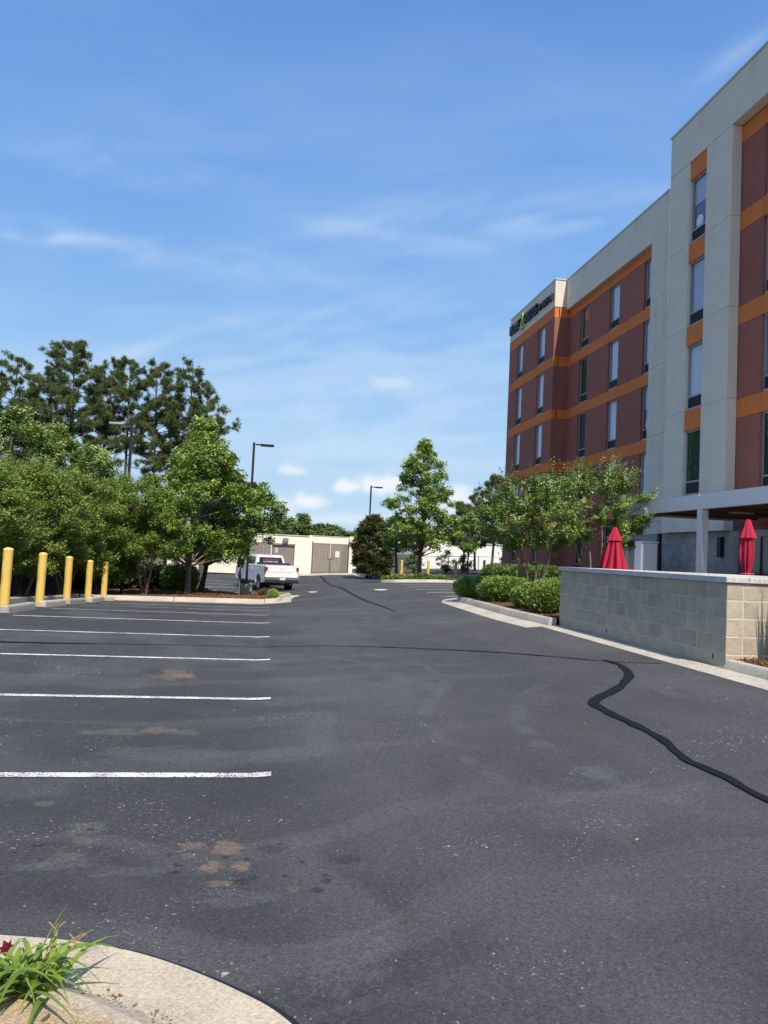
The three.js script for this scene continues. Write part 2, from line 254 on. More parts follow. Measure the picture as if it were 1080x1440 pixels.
// a flat ribbon on the lot through points, with a width at each
function ribbon(pts, widths, y, step = .12, rough = 0) {
  const c = new THREE.CatmullRomCurve3(pts.map(([x, z]) => V(x, 0, z)), false, 'centripetal'), L = c.getLength(), n = Math.max(2, Math.ceil(L / step)), pos = [], uv = [], idx = [];
  for (let i = 0; i <= n; i++) {
    const u = i / n, p = c.getPointAt(u), t = c.getTangentAt(u), k = u * (widths.length - 1), a = Math.floor(Math.min(k, widths.length - 2)), w = lerp(widths[a], widths[a + 1], k - a) / 2;
    for (const s of [-1, 1]) { const ww = w * (1 + rough * (fbm(u * L * 5 + s * 30, s * 7 + pts[0][0], 3) - .5) * 2), x = p.x - t.z * s * ww, z = p.z + t.x * s * ww; pos.push(x, G(x, z) + y, z); uv.push(x, z); }
    if (i) { const q = i * 2; idx.push(q - 2, q, q - 1, q, q + 1, q - 1); }
  }
  const g = new THREE.BufferGeometry(); g.setAttribute('position', new THREE.Float32BufferAttribute(pos, 3)); g.setAttribute('uv', new THREE.Float32BufferAttribute(uv, 2)); g.setIndex(idx); g.computeVertexNormals(); return g;
}
{ // painted lines, worn so that asphalt shows through
  const worn = tex(1024, 1024, (u, v) => { const p = pf(u, v, 9, 4), g = pn(u, v, 260), h = pn(u, v, 110), bare = ss(.57, .68, g * .55 + p * .45) + .8 * ss(.80, .86, h); const k = .70 - .12 * (p - .5), q = clamp(bare, 0, 1); return [lerp(k, .07, q), lerp(k * .985, .07, q), lerp(k * .95, .075, q)]; });
  M.paint = std([1, 1, 1], { map: rep(worn, .7), roughness: .75 });
  const zl = [-5.22, -7.82, -10.52, -13.24, -15.98, -18.72, -21.42, -24.2, -26.75];
  zl.forEach((z, i) => part('painted_line', ribbon([[-4.75, z + (i ? 0 : .01)], [-2, z], [.13 + i * .02, z]], [.1, .1], .006, .1, .05), M.paint, lot));
  for (let k = 0; k < 6; k++) part('painted_line', ribbon([[5.42 + k * .18, -23.2 - k * 2.73], [8, -23.2 - k * 2.73], [11, -23.2 - k * 2.73]], [.15, .15], .006, .5, .08), M.paint, lot);
  for (let k = 0; k < 5; k++) part('painted_line', ribbon([[-6.5, -41.5 - k * 2.9], [-3, -41.5 - k * 2.9], [-1.6, -41.5 - k * 2.9]], [.11, .11], .006, .5, .08), M.paint, lot);
  for (const [x, z] of [[12.2, -48], [15.2, -49]]) part('painted_line', ribbon([[x, z], [x - 2.2, z - 5]], [.12, .12], .008, .5, .05), M.paint, lot);
  // crack sealant
  M.seal = phy([.010, .010, .011], { roughness: .6, specularIntensity: .35, bumpMap: bumpRep(3), bumpScale: .004 });
  const A = [[0, 903], [150, 906], [300, 908.5], [430, 909], [530, 910], [620, 914], [700, 918], [800, 926], [850, 930], [930, 934]].map(([a, b]) => onGround(a, b)).map((p) => [p.x, p.z]);
  A.unshift([-7.5, -12.3]);
  part('crack_seal', ribbon(A, [.1, .12, .1, .12, .04, .026, .03, .045, .05, .035, .03], .008, .05, .9), M.seal, lot);
  const B = [[850, 929], [872, 936], [884, 950], [870, 968], [834, 988], [852, 1000], [900, 1024], [930, 1040], [950, 1058], [970, 1072], [1020, 1095], [1080, 1127]].map(([a, b]) => onGround(a, b)).map((p) => [p.x, p.z]);
  B.push([2.9, -3.2], [3.3, -1.5]);
  part('crack_seal', ribbon(B, [.05, .085, .11, .115, .11, .085, .068, .06, .068, .048, .045, .042, .042, .042], .010, .025, .55), M.seal, lot);
  part('crack_seal', ribbon([[4.4, -60], [4.1, -48], [3.75, -37], [3.3, -25], [3.1, -17.6]], [.17, .15, .14, .12, .04], .008, .15, .7), M.seal, lot);
}

// ---------------------------------------------------------------- kerbs and planting beds
function kerbPieces(parent, pts, { h = .14, w = .15, gutter = .42, mat = M.concrete, piece = 3, closed = false, name = 'kerb_piece', tension = .5, bend = 'catmullrom' } = {}) {
  // pts run with the bed on the left-hand side of travel
  const c = new THREE.CatmullRomCurve3(pts.map(([x, z]) => V(x, 0, z)), closed, bend, tension), L = c.getLength(), n = Math.max(1, Math.round(L / piece));
  const prof = [];
  if (gutter) prof.push([-gutter, .0], [-gutter, .014], [-.01, .018]); else prof.push([0, -.03]);
  prof.push([.012, h - .035], [.035, h - .008], [.06, h], [w - .02, h], [w, h - .02], [w, -.02]);
  for (let k = 0; k < n; k++) {
    const a = (k + .004 * 3 / piece) / n, b = (k + 1 - .004 * 3 / piece) / n, m = Math.max(2, Math.ceil(L / n / .2)), pos = [], uv = [], idx = [];
    let run = 0;
    for (let i = 0; i <= m; i++) {
      const u = lerp(a, b, i / m), p = c.getPointAt(u), t = c.getTangentAt(u), nx = t.z, nz = -t.x; run = u * L;
      let along = 0;
      prof.forEach(([o, y], q) => { const x = p.x + nx * o, z = p.z + nz * o; if (q) along += Math.hypot(o - prof[q - 1][0], y - prof[q - 1][1]); pos.push(x, o < 0 ? G(x, z) + (q ? .004 + .014 * (1 + o / .42) : -.02) : G(p.x, p.z) + y, z); uv.push(run, along); });
      if (i) for (let q = 1; q < prof.length; q++) { const A = (i - 1) * prof.length + q, B = i * prof.length + q; idx.push(A - 1, A, B - 1, A, B, B - 1); }
    }
    const P = prof.length; // ends
    for (const s of [0, m]) for (let q = 2; q < P; q++) { const o = s * P; s ? idx.push(o + P - 1, o + q - 2, o + q - 1) : idx.push(o + P - 1, o + q - 1, o + q - 2); }
    let g = new THREE.BufferGeometry(); g.setAttribute('position', new THREE.Float32BufferAttribute(pos, 3)); g.setAttribute('uv', new THREE.Float32BufferAttribute(uv, 2)); g.setIndex(idx);
    g = toCreasedNormals(g, .55); part(name, g, mat, parent);
  }
}
function inside(poly, x, z) { let c = false; for (let i = 0, j = poly.length - 1; i < poly.length; j = i++) { const [a, b] = poly[i], [p, q] = poly[j]; if ((b > z) !== (q > z) && x < (p - a) * (z - b) / (q - b) + a) c = !c; } return c; }
M.mulch = std(up([.19, .082, .042]), { map: rep(tex(512, 512, (u, v) => { const n = pf(u, v, 40, 3), m = pn(u * 1, v * 3, 96), k = .35 + .9 * m * (.5 + n); return [k, k * (.9 + .25 * n), k * (.8 + .5 * n)]; }), 1.3), bumpMap: bumpRep(1.5), bumpScale: .05, roughness: 1 });
M.chip = std([1, 1, 1], { roughness: 1 });
const chipGeo = (() => { const g = new THREE.BoxGeometry(1, .22, .3); const p = g.attributes.position; for (let i = 0; i < p.count; i++) if (p.getX(i) > 0) p.setZ(i, p.getZ(i) * .55); g.computeVertexNormals(); return g; })();
function bed(name, label, poly, { lift = .11, step = .2, chips = 0, size = .05, mat = M.mulch, mound = .05 } = {}) {
  const xs = poly.map((p) => p[0]), zs = poly.map((p) => p[1]), x0 = Math.min(...xs), x1 = Math.max(...xs), z0 = Math.min(...zs), z1 = Math.max(...zs);
  const o = setting(name, label, 'planting bed'), nx = Math.ceil((x1 - x0) / step), nz = Math.ceil((z1 - z0) / step), pos = [], uv = [];
  const y = (x, z) => G(x, z) + lift + mound * (fbm(x * 1.1, z * 1.1, 3) - .3) + .018 * (fbm(x * 7, z * 7, 2) - .5);
  for (let j = 0; j < nz; j++) for (let i = 0; i < nx; i++) {
    const a = x0 + i * step, b = z0 + j * step; if (!inside(poly, a + step / 2, b + step / 2)) continue;
    for (const [p, q] of [[0, 0], [0, 1], [1, 1], [0, 0], [1, 1], [1, 0]]) { const x = a + p * step, z = b + q * step; pos.push(x, y(x, z), z); uv.push(x, z); }
  }
  const g = new THREE.BufferGeometry(); g.setAttribute('position', new THREE.Float32BufferAttribute(pos, 3)); g.setAttribute('uv', new THREE.Float32BufferAttribute(uv, 2)); g.computeVertexNormals();
  part('mulch', g, mat, o);
  if (chips) {
    const im = new THREE.InstancedMesh(chipGeo, M.chip, chips), m = new THREE.Matrix4(), q = new THREE.Quaternion(), col = new THREE.Color(); let n = 0;
    for (let k = 0; k < chips * 6 && n < chips; k++) { const x = rr(x0, x1), z = rr(z0, z1); if (!inside(poly, x, z)) continue; q.setFromEuler(new THREE.Euler(rr(-.5, .5), rr(0, 6.3), rr(-.5, .5))); const s = size * rr(.5, 1.5); m.compose(V(x, y(x, z) + .008, z), q, V(s, s, s)); im.setMatrixAt(n, m); const t = rr(.5, 1.6); im.setColorAt(n, col.setRGB(.2 * t, .088 * t * rr(.8, 1.2), .046 * t)); n++; }
    im.count = n; im.name = 'mulch_chips'; im.userData.kind = 'stuff'; im.castShadow = im.receiveShadow = true; o.add(im);
  }
  return { o, y };
}
reseed(11);
// bed along the left edge of the lot, and the island at the end of its row
const leftKerb = setting('kerb', 'concrete kerb behind the near yellow bollards', 'kerb');
kerbPieces(leftKerb, [[-6.15, -8], [-6.15, -16], [-6.15, -24], [-6.1, -27.6]], { gutter: 0, mat: M.concreteGrey, h: .17, w: .16 });
const leftBed = bed('mulch_bed', 'dark mulch bed under the crape myrtles behind the bollards', [[-6.25, -8], [-40, -8], [-40, -44], [-9, -44], [-6.2, -40], [-5.3, -30], [-5.3, -27.75], [-6.25, -27.7]], { step: .35, chips: 4000, size: .06 });
const islandKerb = setting('kerb', 'pale concrete kerb round the island with the twin green trees', 'kerb');
kerbPieces(islandKerb, [[-6.1, -27.6], [-4.6, -27.6], [-2.2, -27.6], [.1, -27.6], [.55, -27.9], [.72, -28.5], [.75, -30.2], [.95, -32.6], [1.3, -34.4], [1.15, -35.6], [.2, -36.3], [-1.4, -36.6], [-2.2, -38.2], [-2.6, -41.5], [-2.8, -44]], { h: .15, gutter: .4, tension: .15 });
const island = bed('mulch_bed', 'mulched island around the twin green trees', [[-5.3, -27.75], [.1, -27.75], [.5, -28.2], [.55, -30.2], [.8, -32.6], [1.1, -34.4], [.95, -35.45], [.1, -36.1], [-1.5, -36.4], [-2.4, -38.2], [-2.8, -44], [-6.0, -44], [-6.2, -40], [-5.3, -30]], { chips: 3500, size: .06 });
// planter beside the hotel drive
const planterKerb = setting('kerb', 'concrete kerb round the hedge planter next to the block wall', 'kerb');
kerbPieces(planterKerb, [[4.98, -12.9], [4.93, -14.2], [4.93, -15.6], [5.0, -17.2], [5.1, -19], [5.25, -20.4], [5.8, -21.6], [7, -22.2], [9.5, -22.4], [14, -22.4]].reverse(), { h: .15, gutter: .42 });
const planter = bed('mulch_bed', 'red mulch planter with clipped hedges beside the block wall', [[5.1, -13.02], [5.03, -14.2], [5.03, -15.6], [5.12, -17.2], [5.22, -19], [5.4, -20.4], [5.9, -21.45], [7, -22.05], [14.2, -22.25], [14.2, -13.02]], { chips: 3500, size: .05 });
const wallGutter = setting('gutter', 'pale concrete gutter strip along the block wall', 'gutter');
kerbPieces(wallGutter, [[5.14, -12.88], [5.14, -7.98]], { h: .02, w: .05, gutter: .3, piece: 2.4, name: 'gutter_piece' });
const cornerKerb = setting('kerb', 'grey concrete kerb of the small bed by the sunlit wall end', 'kerb');
kerbPieces(cornerKerb, [[5.14, -7.97], [5.14, -6.4], [5.14, -3.5]], { h: .12, gutter: .3, mat: M.concrete, piece: 1.5 });
const cornerBed = bed('mulch_bed', 'red mulch bed at the foot of the sunlit wall end', [[5.25, -3.5], [8.5, -3.5], [8.5, -8.02], [5.25, -8.02]], { chips: 2600, size: .05, step: .15, lift: .1 });
// island with the maple, and the far verge
const mapleKerb = setting('kerb', 'concrete kerb round the island with the tall maple', 'kerb');
kerbPieces(mapleKerb, [[12.6, -39.6], [10, -39.4], [8, -39.3], [6.9, -39.6], [6.4, -40.8], [6.6, -42.4], [7.6, -43.6], [9.5, -43.9], [12.6, -43.6]].reverse(), { h: .15, gutter: .4 });
const mapleBed = bed('mulch_bed', 'mulched island under the tall maple', [[12.4, -39.8], [10, -39.55], [8, -39.45], [7, -39.75], [6.6, -40.8], [6.8, -42.3], [7.7, -43.4], [9.5, -43.7], [12.4, -43.4]], { chips: 1500, size: .07, step: .3 });
const vergeKerb = setting('kerb', 'concrete kerb of the verge in front of the white warehouse', 'kerb');
kerbPieces(vergeKerb, [[34, -58.6], [24, -58.2], [16, -57.6], [11, -57.2], [8.6, -56.0], [7.4, -56.6], [7.3, -60]].reverse(), { h: .15, gutter: .3, piece: 4 });
const verge = bed('mulch_bed', 'strip of mulch and pale soil along the far fence', [[34, -58.8], [24, -58.4], [16, -57.8], [11, -57.35], [8.6, -56.2], [7.6, -56.8], [7.5, -63], [34, -63]], { chips: 1200, size: .1, step: .5 });
// hotel-side strip
const hotelBed = bed('mulch_bed', 'narrow bed with hedges at the foot of the hotel', [[12.2, -30], [15.4, -30], [15.4, -50], [12.2, -50]], { chips: 300, step: .4 });
const hotelKerb = setting('kerb', 'kerb between the far stalls and the hotel bed', 'kerb');
kerbPieces(hotelKerb, [[12.1, -29.5], [12.1, -50]].reverse(), { h: .15, gutter: 0 });
// rounded end of the near island, bottom of the picture
{
  const o = setting('kerb', 'curved concrete apron and low kerb around the daylily bed', 'kerb');
  const outer = [[-3.4, -3.45], [-1.8, -3.28], [-.888, -3.123], [-.622, -3.065], [-.406, -2.982], [-.244, -2.887], [-.089, -2.771], [.034, -2.66], [.151, -2.513], [.27, -2.25], [.32, -1.8], [.3, -.5]];
  const inner = outer.map(([x, z], i) => { const a = outer[Math.max(0, i - 1)], b = outer[Math.min(outer.length - 1, i + 1)], L = Math.hypot(b[0] - a[0], b[1] - a[1]), nx = -(b[1] - a[1]) / L, nz = (b[0] - a[0]) / L; return [x + nx * .29, z + nz * .29]; });
  const strip = (A, B, hA, hB, n) => {
    const ca = new THREE.CatmullRomCurve3(A.map(([x, z]) => V(x, 0, z))), cb = new THREE.CatmullRomCurve3(B.map(([x, z]) => V(x, 0, z))), pos = [], uv = [], idx = [];
    for (let i = 0; i <= n; i++) for (let k = 0; k <= 4; k++) { const p = ca.getPoint(i / n).lerp(cb.getPoint(i / n), k / 4); pos.push(p.x, G(p.x, p.z) + lerp(hA, hB, k / 4), p.z); uv.push(p.x, p.z); if (i && k) { const q = i * 5 + k; idx.push(q - 6, q - 5, q, q - 6, q, q - 1); } }
    const g = new THREE.BufferGeometry(); g.setAttribute('position', new THREE.Float32BufferAttribute(pos, 3)); g.setAttribute('uv', new THREE.Float32BufferAttribute(uv, 2)); g.setIndex(idx); g.computeVertexNormals(); return g;
  };
  const off = (P, d) => P.map(([x, z], i) => { const a = P[Math.max(0, i - 1)], b = P[Math.min(P.length - 1, i + 1)], L = Math.hypot(b[0] - a[0], b[1] - a[1]); return [x - (b[1] - a[1]) / L * d, z + (b[0] - a[0]) / L * d]; });
  M.apron = std(up([.50, .425, .315]), { map: rep(grainTex(.3, .2, 6, 140, 1024), .9), bumpMap: bumpRep(3), bumpScale: .004, roughness: .95, side: THREE.DoubleSide });
  part('gap', strip(off(outer, -.026), off(outer, .012), .006, .006, 60), M.black, o);
  part('gutter_piece', strip(off(outer, .008), inner, .022, .03, 60), M.apron, o);
  part('kerb_piece', strip(inner, off(inner, .1), .03, .085, 60), M.apron, o);
  part('kerb_piece', strip(off(inner, .1), off(inner, .2), .085, .1, 60), M.apron, o);
  const B = off(inner, .165).concat([[.1, .6], [-3.4, .6]]);
  const lilyBed = bed('sandy_bed', 'pale sandy bed with the daylily clump', B, { lift: .088, step: .03, chips: 900, size: .018, mound: .03, mat: std(up([.60, .45, .27]), { map: rep(grainTex(.35, .3, 7, 120), 1.4), bumpMap: bumpRep(4), bumpScale: .012, roughness: 1 }) });
  // washed-out sand and chips on the apron
  const n = 260, im = new THREE.InstancedMesh(chipGeo, M.chip, n), m = new THREE.Matrix4(), col = new THREE.Color();
  for (let k = 0; k < n; k++) { const c = new THREE.CatmullRomCurve3(inner.map(([x, z]) => V(x, 0, z))).getPoint(rr(.12, .72)), x = c.x + rr(-.06, .09) * rr(.3, 1), z = c.z + rr(-.03, .12) * rr(.3, 1); const s = rr(.004, .016); m.compose(V(x, G(x, z) + .036 + ss(0, .1, z - c.z) * .04, z), new THREE.Quaternion().setFromEuler(new THREE.Euler(rr(-.3, .3), rr(0, 6), rr(-.3, .3))), V(s, s, s)); im.setMatrixAt(k, m); const t = rr(.5, 1.3); im.setColorAt(k, rnd() < .5 ? col.setRGB(.24 * t, .13 * t, .07 * t) : col.setRGB(.5 * t, .42 * t, .3 * t)); }
  im.name = 'grit'; im.userData = { kind: 'stuff', label: 'grit and bark chips washed onto the pale apron', category: 'grit' }; scene.add(im);
}

// ---------------------------------------------------------------- wheel stops, bollards, covers
reseed(21);
{
  const s = new THREE.Shape(); s.moveTo(-.085, 0); s.lineTo(.085, 0); s.lineTo(.075, .075); s.quadraticCurveTo(.07, .12, .045, .125); s.lineTo(-.045, .125); s.quadraticCurveTo(-.07, .12, -.075, .075); s.closePath();
  const g = new THREE.ExtrudeGeometry(s, { depth: 1.8, bevelEnabled: true, bevelThickness: .02, bevelSize: .015, bevelSegments: 1, curveSegments: 3 }); g.translate(0, .012, -.9); const geo = uvm(g);
  const pin = new THREE.CylinderGeometry(.012, .012, .01, 8);
  const zs = [-14.7, -17.35, -20.05, -22.8, -25.5].map((z) => z);
  zs.forEach((z, i) => {
    const x = -5.05 - (i > 2 ? .1 : 0), o = thing('wheel_stop', 'concrete wheel stop in front of a near yellow bollard', 'wheel stop', [x, G(x, z), z], rr(-.02, .02), 'wheel stops along the row of stalls');
    part('block', geo, i % 2 ? M.concreteGrey : M.concrete, o); for (const q of [-.6, .6]) { const p = part('pin', pin, M.blackMetal, o); p.position.set(0, .14, q); }
    o.rotation.x = Math.atan2(G(x, z + .5) - G(x, z - .5), 1) * -1;
  });
  const x6 = -5.2, o6 = thing('wheel_stop', 'concrete wheel stop in the last stall by the island kerb', 'wheel stop', [x6, G(x6, -27) , -26.85], .9, undefined); o6.userData.label = 'short concrete wheel stop touching the island kerb'; part('block', geo, M.concrete, o6); o6.scale.set(1, 1, .5);
}
function bollard(x, y, z, h, r, label, group, tilt = 0) {
  const pts = [[r * 1.0, -.02], [r, .02], [r, h - .075], [r * 1.03, h - .072], [r * 1.03, h - .05], [r * .9, h - .028], [r * .55, h - .008], [.001, h]].map(([a, b]) => new THREE.Vector2(a, b));
  const o = thing('bollard', label, 'bollard', [x, y, z], 0, group); o.rotation.z = tilt;
  part('sleeve', toCreasedNormals(new THREE.LatheGeometry(pts, 20), .7), M.yellow, o);
  return o;
}
[[8.5, 855.5], [58, 850.5], [96, 846.5], [125.5, 845], [147.5, 842.5]].forEach(([px, py], i) => {
  const z = [-17.15, -19.85, -22.6, -25.3, -27.45][i], p = atZ(px, py, z), x = p.x - .05;
  bollard(x, G(x, z) - .02, z, 1.3 + Math.max(0, p.y - G(x, z)) * .9, .098, i < 2 ? 'clean yellow bollard behind a wheel stop, in full sun' : i === 2 ? 'yellow bollard with leaf shade on its foot, between two sunlit ones' : i === 3 ? 'yellow bollard next to the one standing at the island kerb' : 'yellow bollard closest to the island kerb and half in tree shade', 'yellow bollards along the stalls', i < 2 ? -.012 : 0);
});
for (const [px, h] of [[564.5, 1.25], [601.8, 1.25], [640.6, 1.25], [680.5, 1.3]]) { const p = atZ(px, 806, -57.0), z = -57.0; bollard(p.x, G(p.x, z), z, h, .1, 'yellow bollard in front of the far chain-link fence', 'yellow bollards by the far fence'); }
for (const [px, py, l] of [[442, 833, 'white painted cover in the asphalt behind the pickup'], [536, 830, 'white painted cover in the asphalt near the maple island']]) {
  const p = onGround(px, py), o = thing('drain_cover', l, 'drain cover', [p.x, G(p.x, p.z) + .004, p.z]); o.rotation.z = Math.atan(.05);
  part('plate', new THREE.CylinderGeometry(.26, .27, .03, 24), std([.7, .7, .68], { roughness: .7 }), o); part('ring', new THREE.TorusGeometry(.29, .025, 6, 28).rotateX(Math.PI / 2), M.concreteGrey, o);
}

{ // dry leaves and bark blown into the gutters and across the lot
  const n = 420, im = new THREE.InstancedMesh(chipGeo, M.chip, n), m = new THREE.Matrix4(), col = new THREE.Color();
  for (let k = 0; k < n; k++) { const w = rnd(); let x, z; if (w < .35) { x = 5.1 - Math.abs(gauss()) * .16; z = rr(-13, -4); } else if (w < .6) { x = rr(-4.5, .3); z = -27.2 + Math.abs(gauss()) * .25; } else if (w < .75) { x = -5.6 + gauss() * .25; z = rr(-27, -12); } else { x = rr(-4, 4.6); z = -3 - 12 * rnd() * rnd(); if (z > -3.6 && x < .6) z -= 1.2; } const s = rr(.008, .026); m.compose(V(x, G(x, z) + .026, z), new THREE.Quaternion().setFromEuler(new THREE.Euler(rr(-.2, .2), rr(0, 6), rr(-.2, .2))), V(s, s * .5, s)); im.setMatrixAt(k, m); const t = rr(.5, 1.3); im.setColorAt(k, rnd() < .6 ? col.setRGB(.24 * t, .14 * t, .07 * t) : col.setRGB(.4 * t, .36 * t, .27 * t)); }
  im.name = 'leaf_litter'; im.userData = { kind: 'stuff', label: 'dry leaves and bark bits scattered over the car park', category: 'litter' }; scene.add(im);
}
// ---------------------------------------------------------------- the block wall of the patio
reseed(31);
{
  const o = thing('block_wall', 'low grey concrete block wall with a pale cap around the patio', 'wall');
  const X = 5.2, Z1 = -8.03, Z0 = -12.98, top = 1.355, ch = .2032, bl = .4064, j = .013, tone = (c) => c === 4 ? 2 : Math.floor(rnd() * 5);
  part('mortar', [box(X + .004, X + .19, .1, top, Z0 + .01, Z1 - .004), box(X + .19, 9.2, .1, top, Z1 - .19, Z1 - .004), box(X + .19, 9.2, .1, top, Z0 + .01, Z0 + .19)], M.mortar, o);
  for (let c = 0; c < 5; c++) {
    const y1 = top - c * ch, y0 = y1 - ch + j;
    // long face, towards the drive
    let z = Z1 - (c % 2 ? bl / 2 : 0) + 0; if (c % 2) part('block', cbox(X, X + .2, y0, y1, Z1 - .2, Z1, .006), M.blocks[(c * 2) % 5], o);
    for (let z1 = z; z1 > Z0 + .05; z1 -= bl) { const z0 = Math.max(Z0, z1 - bl + j); part('block', cbox(X + rr(0, .002), X + .2, y0, y1, z0, z1 - (z1 === Z1 ? 0 : 0), .005), M.blocks[tone(c)], o); }
    // end face, towards the camera
    let x = X + (c % 2 ? bl : bl / 2) + .0; if (!(c % 2)) x = X + .2 + j;
    if (c % 2) part('block', cbox(X + .2 + j, X + bl, y0, y1, Z1 - .2, Z1 - .0005, .005), M.blocks[tone(c)], o), x = X + bl + j;
    for (; x < 9.1; x += bl) part('block', cbox(x, x + bl - j, y0, y1, Z1 - .2, Z1 - rr(0, .002), .005), M.blocks[tone(c)], o);
  }
  // cap stones
  for (let z1 = Z1 + .03, k = 0; z1 > Z0; z1 -= 1.22, k++) part('cap_stone', cbox(X - .03, X + .25, top + .004, top + .068, Math.max(Z0 - .03, z1 - 1.215), z1, .006), M.cap, o);
  for (let x = X + .255; x < 9.2; x += 1.22) part('cap_stone', cbox(x, x + 1.215, top + .004, top + .068, Z1 - .22, Z1 + .03, .006), M.cap, o);
  for (let x = X + .255; x < 9.2; x += 1.22) part('cap_stone', cbox(x, x + 1.215, top + .004, top + .068, Z0 - .03, Z0 + .22, .006), M.cap, o);
  for (const z of [-8.28, -11.08]) part('weep_hole', box(X - .002, X + .02, .47, .53, z - .012, z + .012), M.black, o);
}

// ---------------------------------------------------------------- the hotel
reseed(41);
const hotel = thing('hotel', 'five-storey hotel in brown, orange and grey panels with narrow windows', 'hotel');
function grille(w, h, parent) { const g = [box(-.03, .02, 0, h, -w / 2, w / 2)]; return part('grille', g, M.grille, parent); }
// a window facing -x: bottom at y0, from z0 (far) to z1 (near)
function hotelWindow(x, y0, y1, z0, z1, kind = 'sheer', vent = .46) {
  const w = new THREE.Group(); w.name = 'window'; hotel.add(w); const f = .05, d0 = x + .1, d1 = x + .16;
  part('frame', [box(d0, d1, y0, y1, z0, z0 + f), box(d0, d1, y0, y1, z1 - f, z1), box(d0 - .02, d1, y1 - f, y1, z0 + f, z1 - f), box(d0, d1, y0 + vent, y0 + vent + .06, z0 + f, z1 - f), box(d0 - .05, d1, y0, y0 + .07, z0 + f, z1 - f)], M.alu, w);
  const gp = new THREE.PlaneGeometry(z1 - z0 - 2 * f, y1 - y0 - vent - .06 - f); gp.rotateY(-Math.PI / 2); gp.translate(x + .13, (y0 + vent + .06 + y1 - f) / 2, (z0 + z1) / 2);
  part('pane', gp, kind === 'green' || kind === 'ajar' ? M.glassShadeTint : M.glass, w);
  const yb = y0 + vent + .06, yt = y1 - f;
  const sl = []; for (let k = 0; k < 9; k++) { const y = y0 + .075 + k * (vent - .08) / 9; sl.push(box(d0 + .005, d0 + .03, y, y + .022, z0 + f, z1 - f)); }
  part('grille', sl.concat([box(d1 - .02, d1, y0 + .07, y0 + vent, z0 + f, z1 - f)]), M.grille, w);
  const drape = (a, b, m, za = z0, zb = z1) => { // soft vertical folds
    const n = 26, pos = [], idx = []; for (let k = 0; k <= n; k++) { const z = lerp(za, zb, k / n), q = x + .19 + .018 * Math.sin(k * 1.9 + y0 * 3) * (m === M.sheer2 ? .2 : 1); pos.push(q, a, z, q, b, z); if (k) idx.push(k * 2 - 2, k * 2 - 1, k * 2, k * 2, k * 2 - 1, k * 2 + 1); }
    const g = new THREE.BufferGeometry(); g.setAttribute('position', new THREE.Float32BufferAttribute(pos, 3)); g.setAttribute('uv', new THREE.Float32BufferAttribute(new Float32Array(pos.length / 3 * 2), 2)); g.setIndex(idx); g.computeVertexNormals(); part('curtain', g, m, w);
  };
  if (kind === 'sheer') drape(yb, yt, M.sheer);
  else if (kind === 'blind') drape(yb, yt, M.sheer2);
  else if (kind === 'green') drape(yb, yt, M.roomDark);  // made-up drape behind tinted glass stands in for an unlit room
  else if (kind === 'half') { drape(lerp(yb, yt, .5), yt, M.sheer2); part('curtain', box(x + .22, x + .23, yb, lerp(yb, yt, .52), z0, z1), M.roomPlum, w); const b = new THREE.SphereGeometry(.24, 12, 8); b.scale(.25, 1, .9); b.translate(x + .17, yb + .2, z0 + .42); part('pillow', b, M.bag, w); }
  else if (kind === 'ajar') { drape(yb, yt, M.sheer2, z0, lerp(z0, z1, .55)); part('curtain', box(x + .24, x + .25, yb, yt, z0, z1), M.roomDark, w); }  // the backing sheet stands in for the dark room beyond
  return w;
}
const LV = [[13.12, 15.35], [10.10, 12.55], [7.11, 9.55], [4.10, 6.55], [.95, 3.50]]; // storeys between the orange bands, top to bottom
function panelSection(x, z0, z1, cols, kinds, lv, bandTop) {
  let top = bandTop;
  lv.forEach(([a, b], s) => {
    // orange band, in panels with joints over each window
    const cuts = [z0, ...cols.flatMap(([p, q]) => [p, q]).filter((v) => v > z0 && v < z1), z1];
    for (let k = 0; k + 1 < cuts.length; k++) part('orange_panel', box(x, x + .22, b, top - .008, cuts[k] + (k ? .006 : 0), cuts[k + 1] - .006), M.orange, hotel);
    let from = z0; const y0 = s === lv.length - 1 ? .3 : a;
    for (const [p, q] of cols) { if (p > from) part('brown_panel', box(x + .004, x + .22, y0, b - .012, from, p), M.brown[Math.floor(rnd() * 3)], hotel); from = q; }
    if (from < z1) part('brown_panel', box(x + .004, x + .22, y0, b - .012, from, z1), M.brown[Math.floor(rnd() * 3)], hotel);
    cols.forEach(([p, q], c) => hotelWindow(x, a, b - .01, p, q, kinds[c][s]));
    if (s === lv.length - 1) cols.forEach(([p, q]) => part('brown_panel', box(x + .004, x + .22, .3, a, p, q), M.brown[0], hotel));
    top = a;
  });
  part('joint_backing', box(x + .255, x + .3, .2, bandTop + .3, z0, z1), M.jointDark, hotel);
}
const SX = 15.56, MX = 16.45, PX = 16.22, TX = 14.33, NX = 14.68, ROOF = 17.5;
// section with the sign
panelSection(SX, -48.95, -41.0, [[-47.45, -46.35], [-43.6, -42.45]], [['sheer', 'sheer', 'sheer', 'sheer', 'green'], ['sheer', 'sheer', 'sheer', 'blind', 'green']], LV, 15.95);
part('parapet', box(SX - .02, SX + .6, 15.95, ROOF, -48.97, -40.98), M.greyStucco, hotel);
// its end towards the camera
for (const [a, b, m] of [[15.95, 0, 0]]) { LV.forEach(([p, q], s) => { part('orange_panel', box(SX + .225, MX + .1, q, (s ? LV[s - 1][0] : 15.95) - .008, -41.2, -41.0), M.orange, hotel); part('brown_panel', box(SX + .225, MX + .1, s === 4 ? .3 : p, q - .012, -41.2, -41.004), M.brown[s % 3], hotel); }); part('parapet', box(SX + .6, MX + .1, 15.95, ROOF, -41.3, -40.98), M.greyStucco, hotel); }
part('coping', box(SX - .05, MX - .25, ROOF + .002, ROOF + .07, -49.0, -40.94), M.coping, hotel);
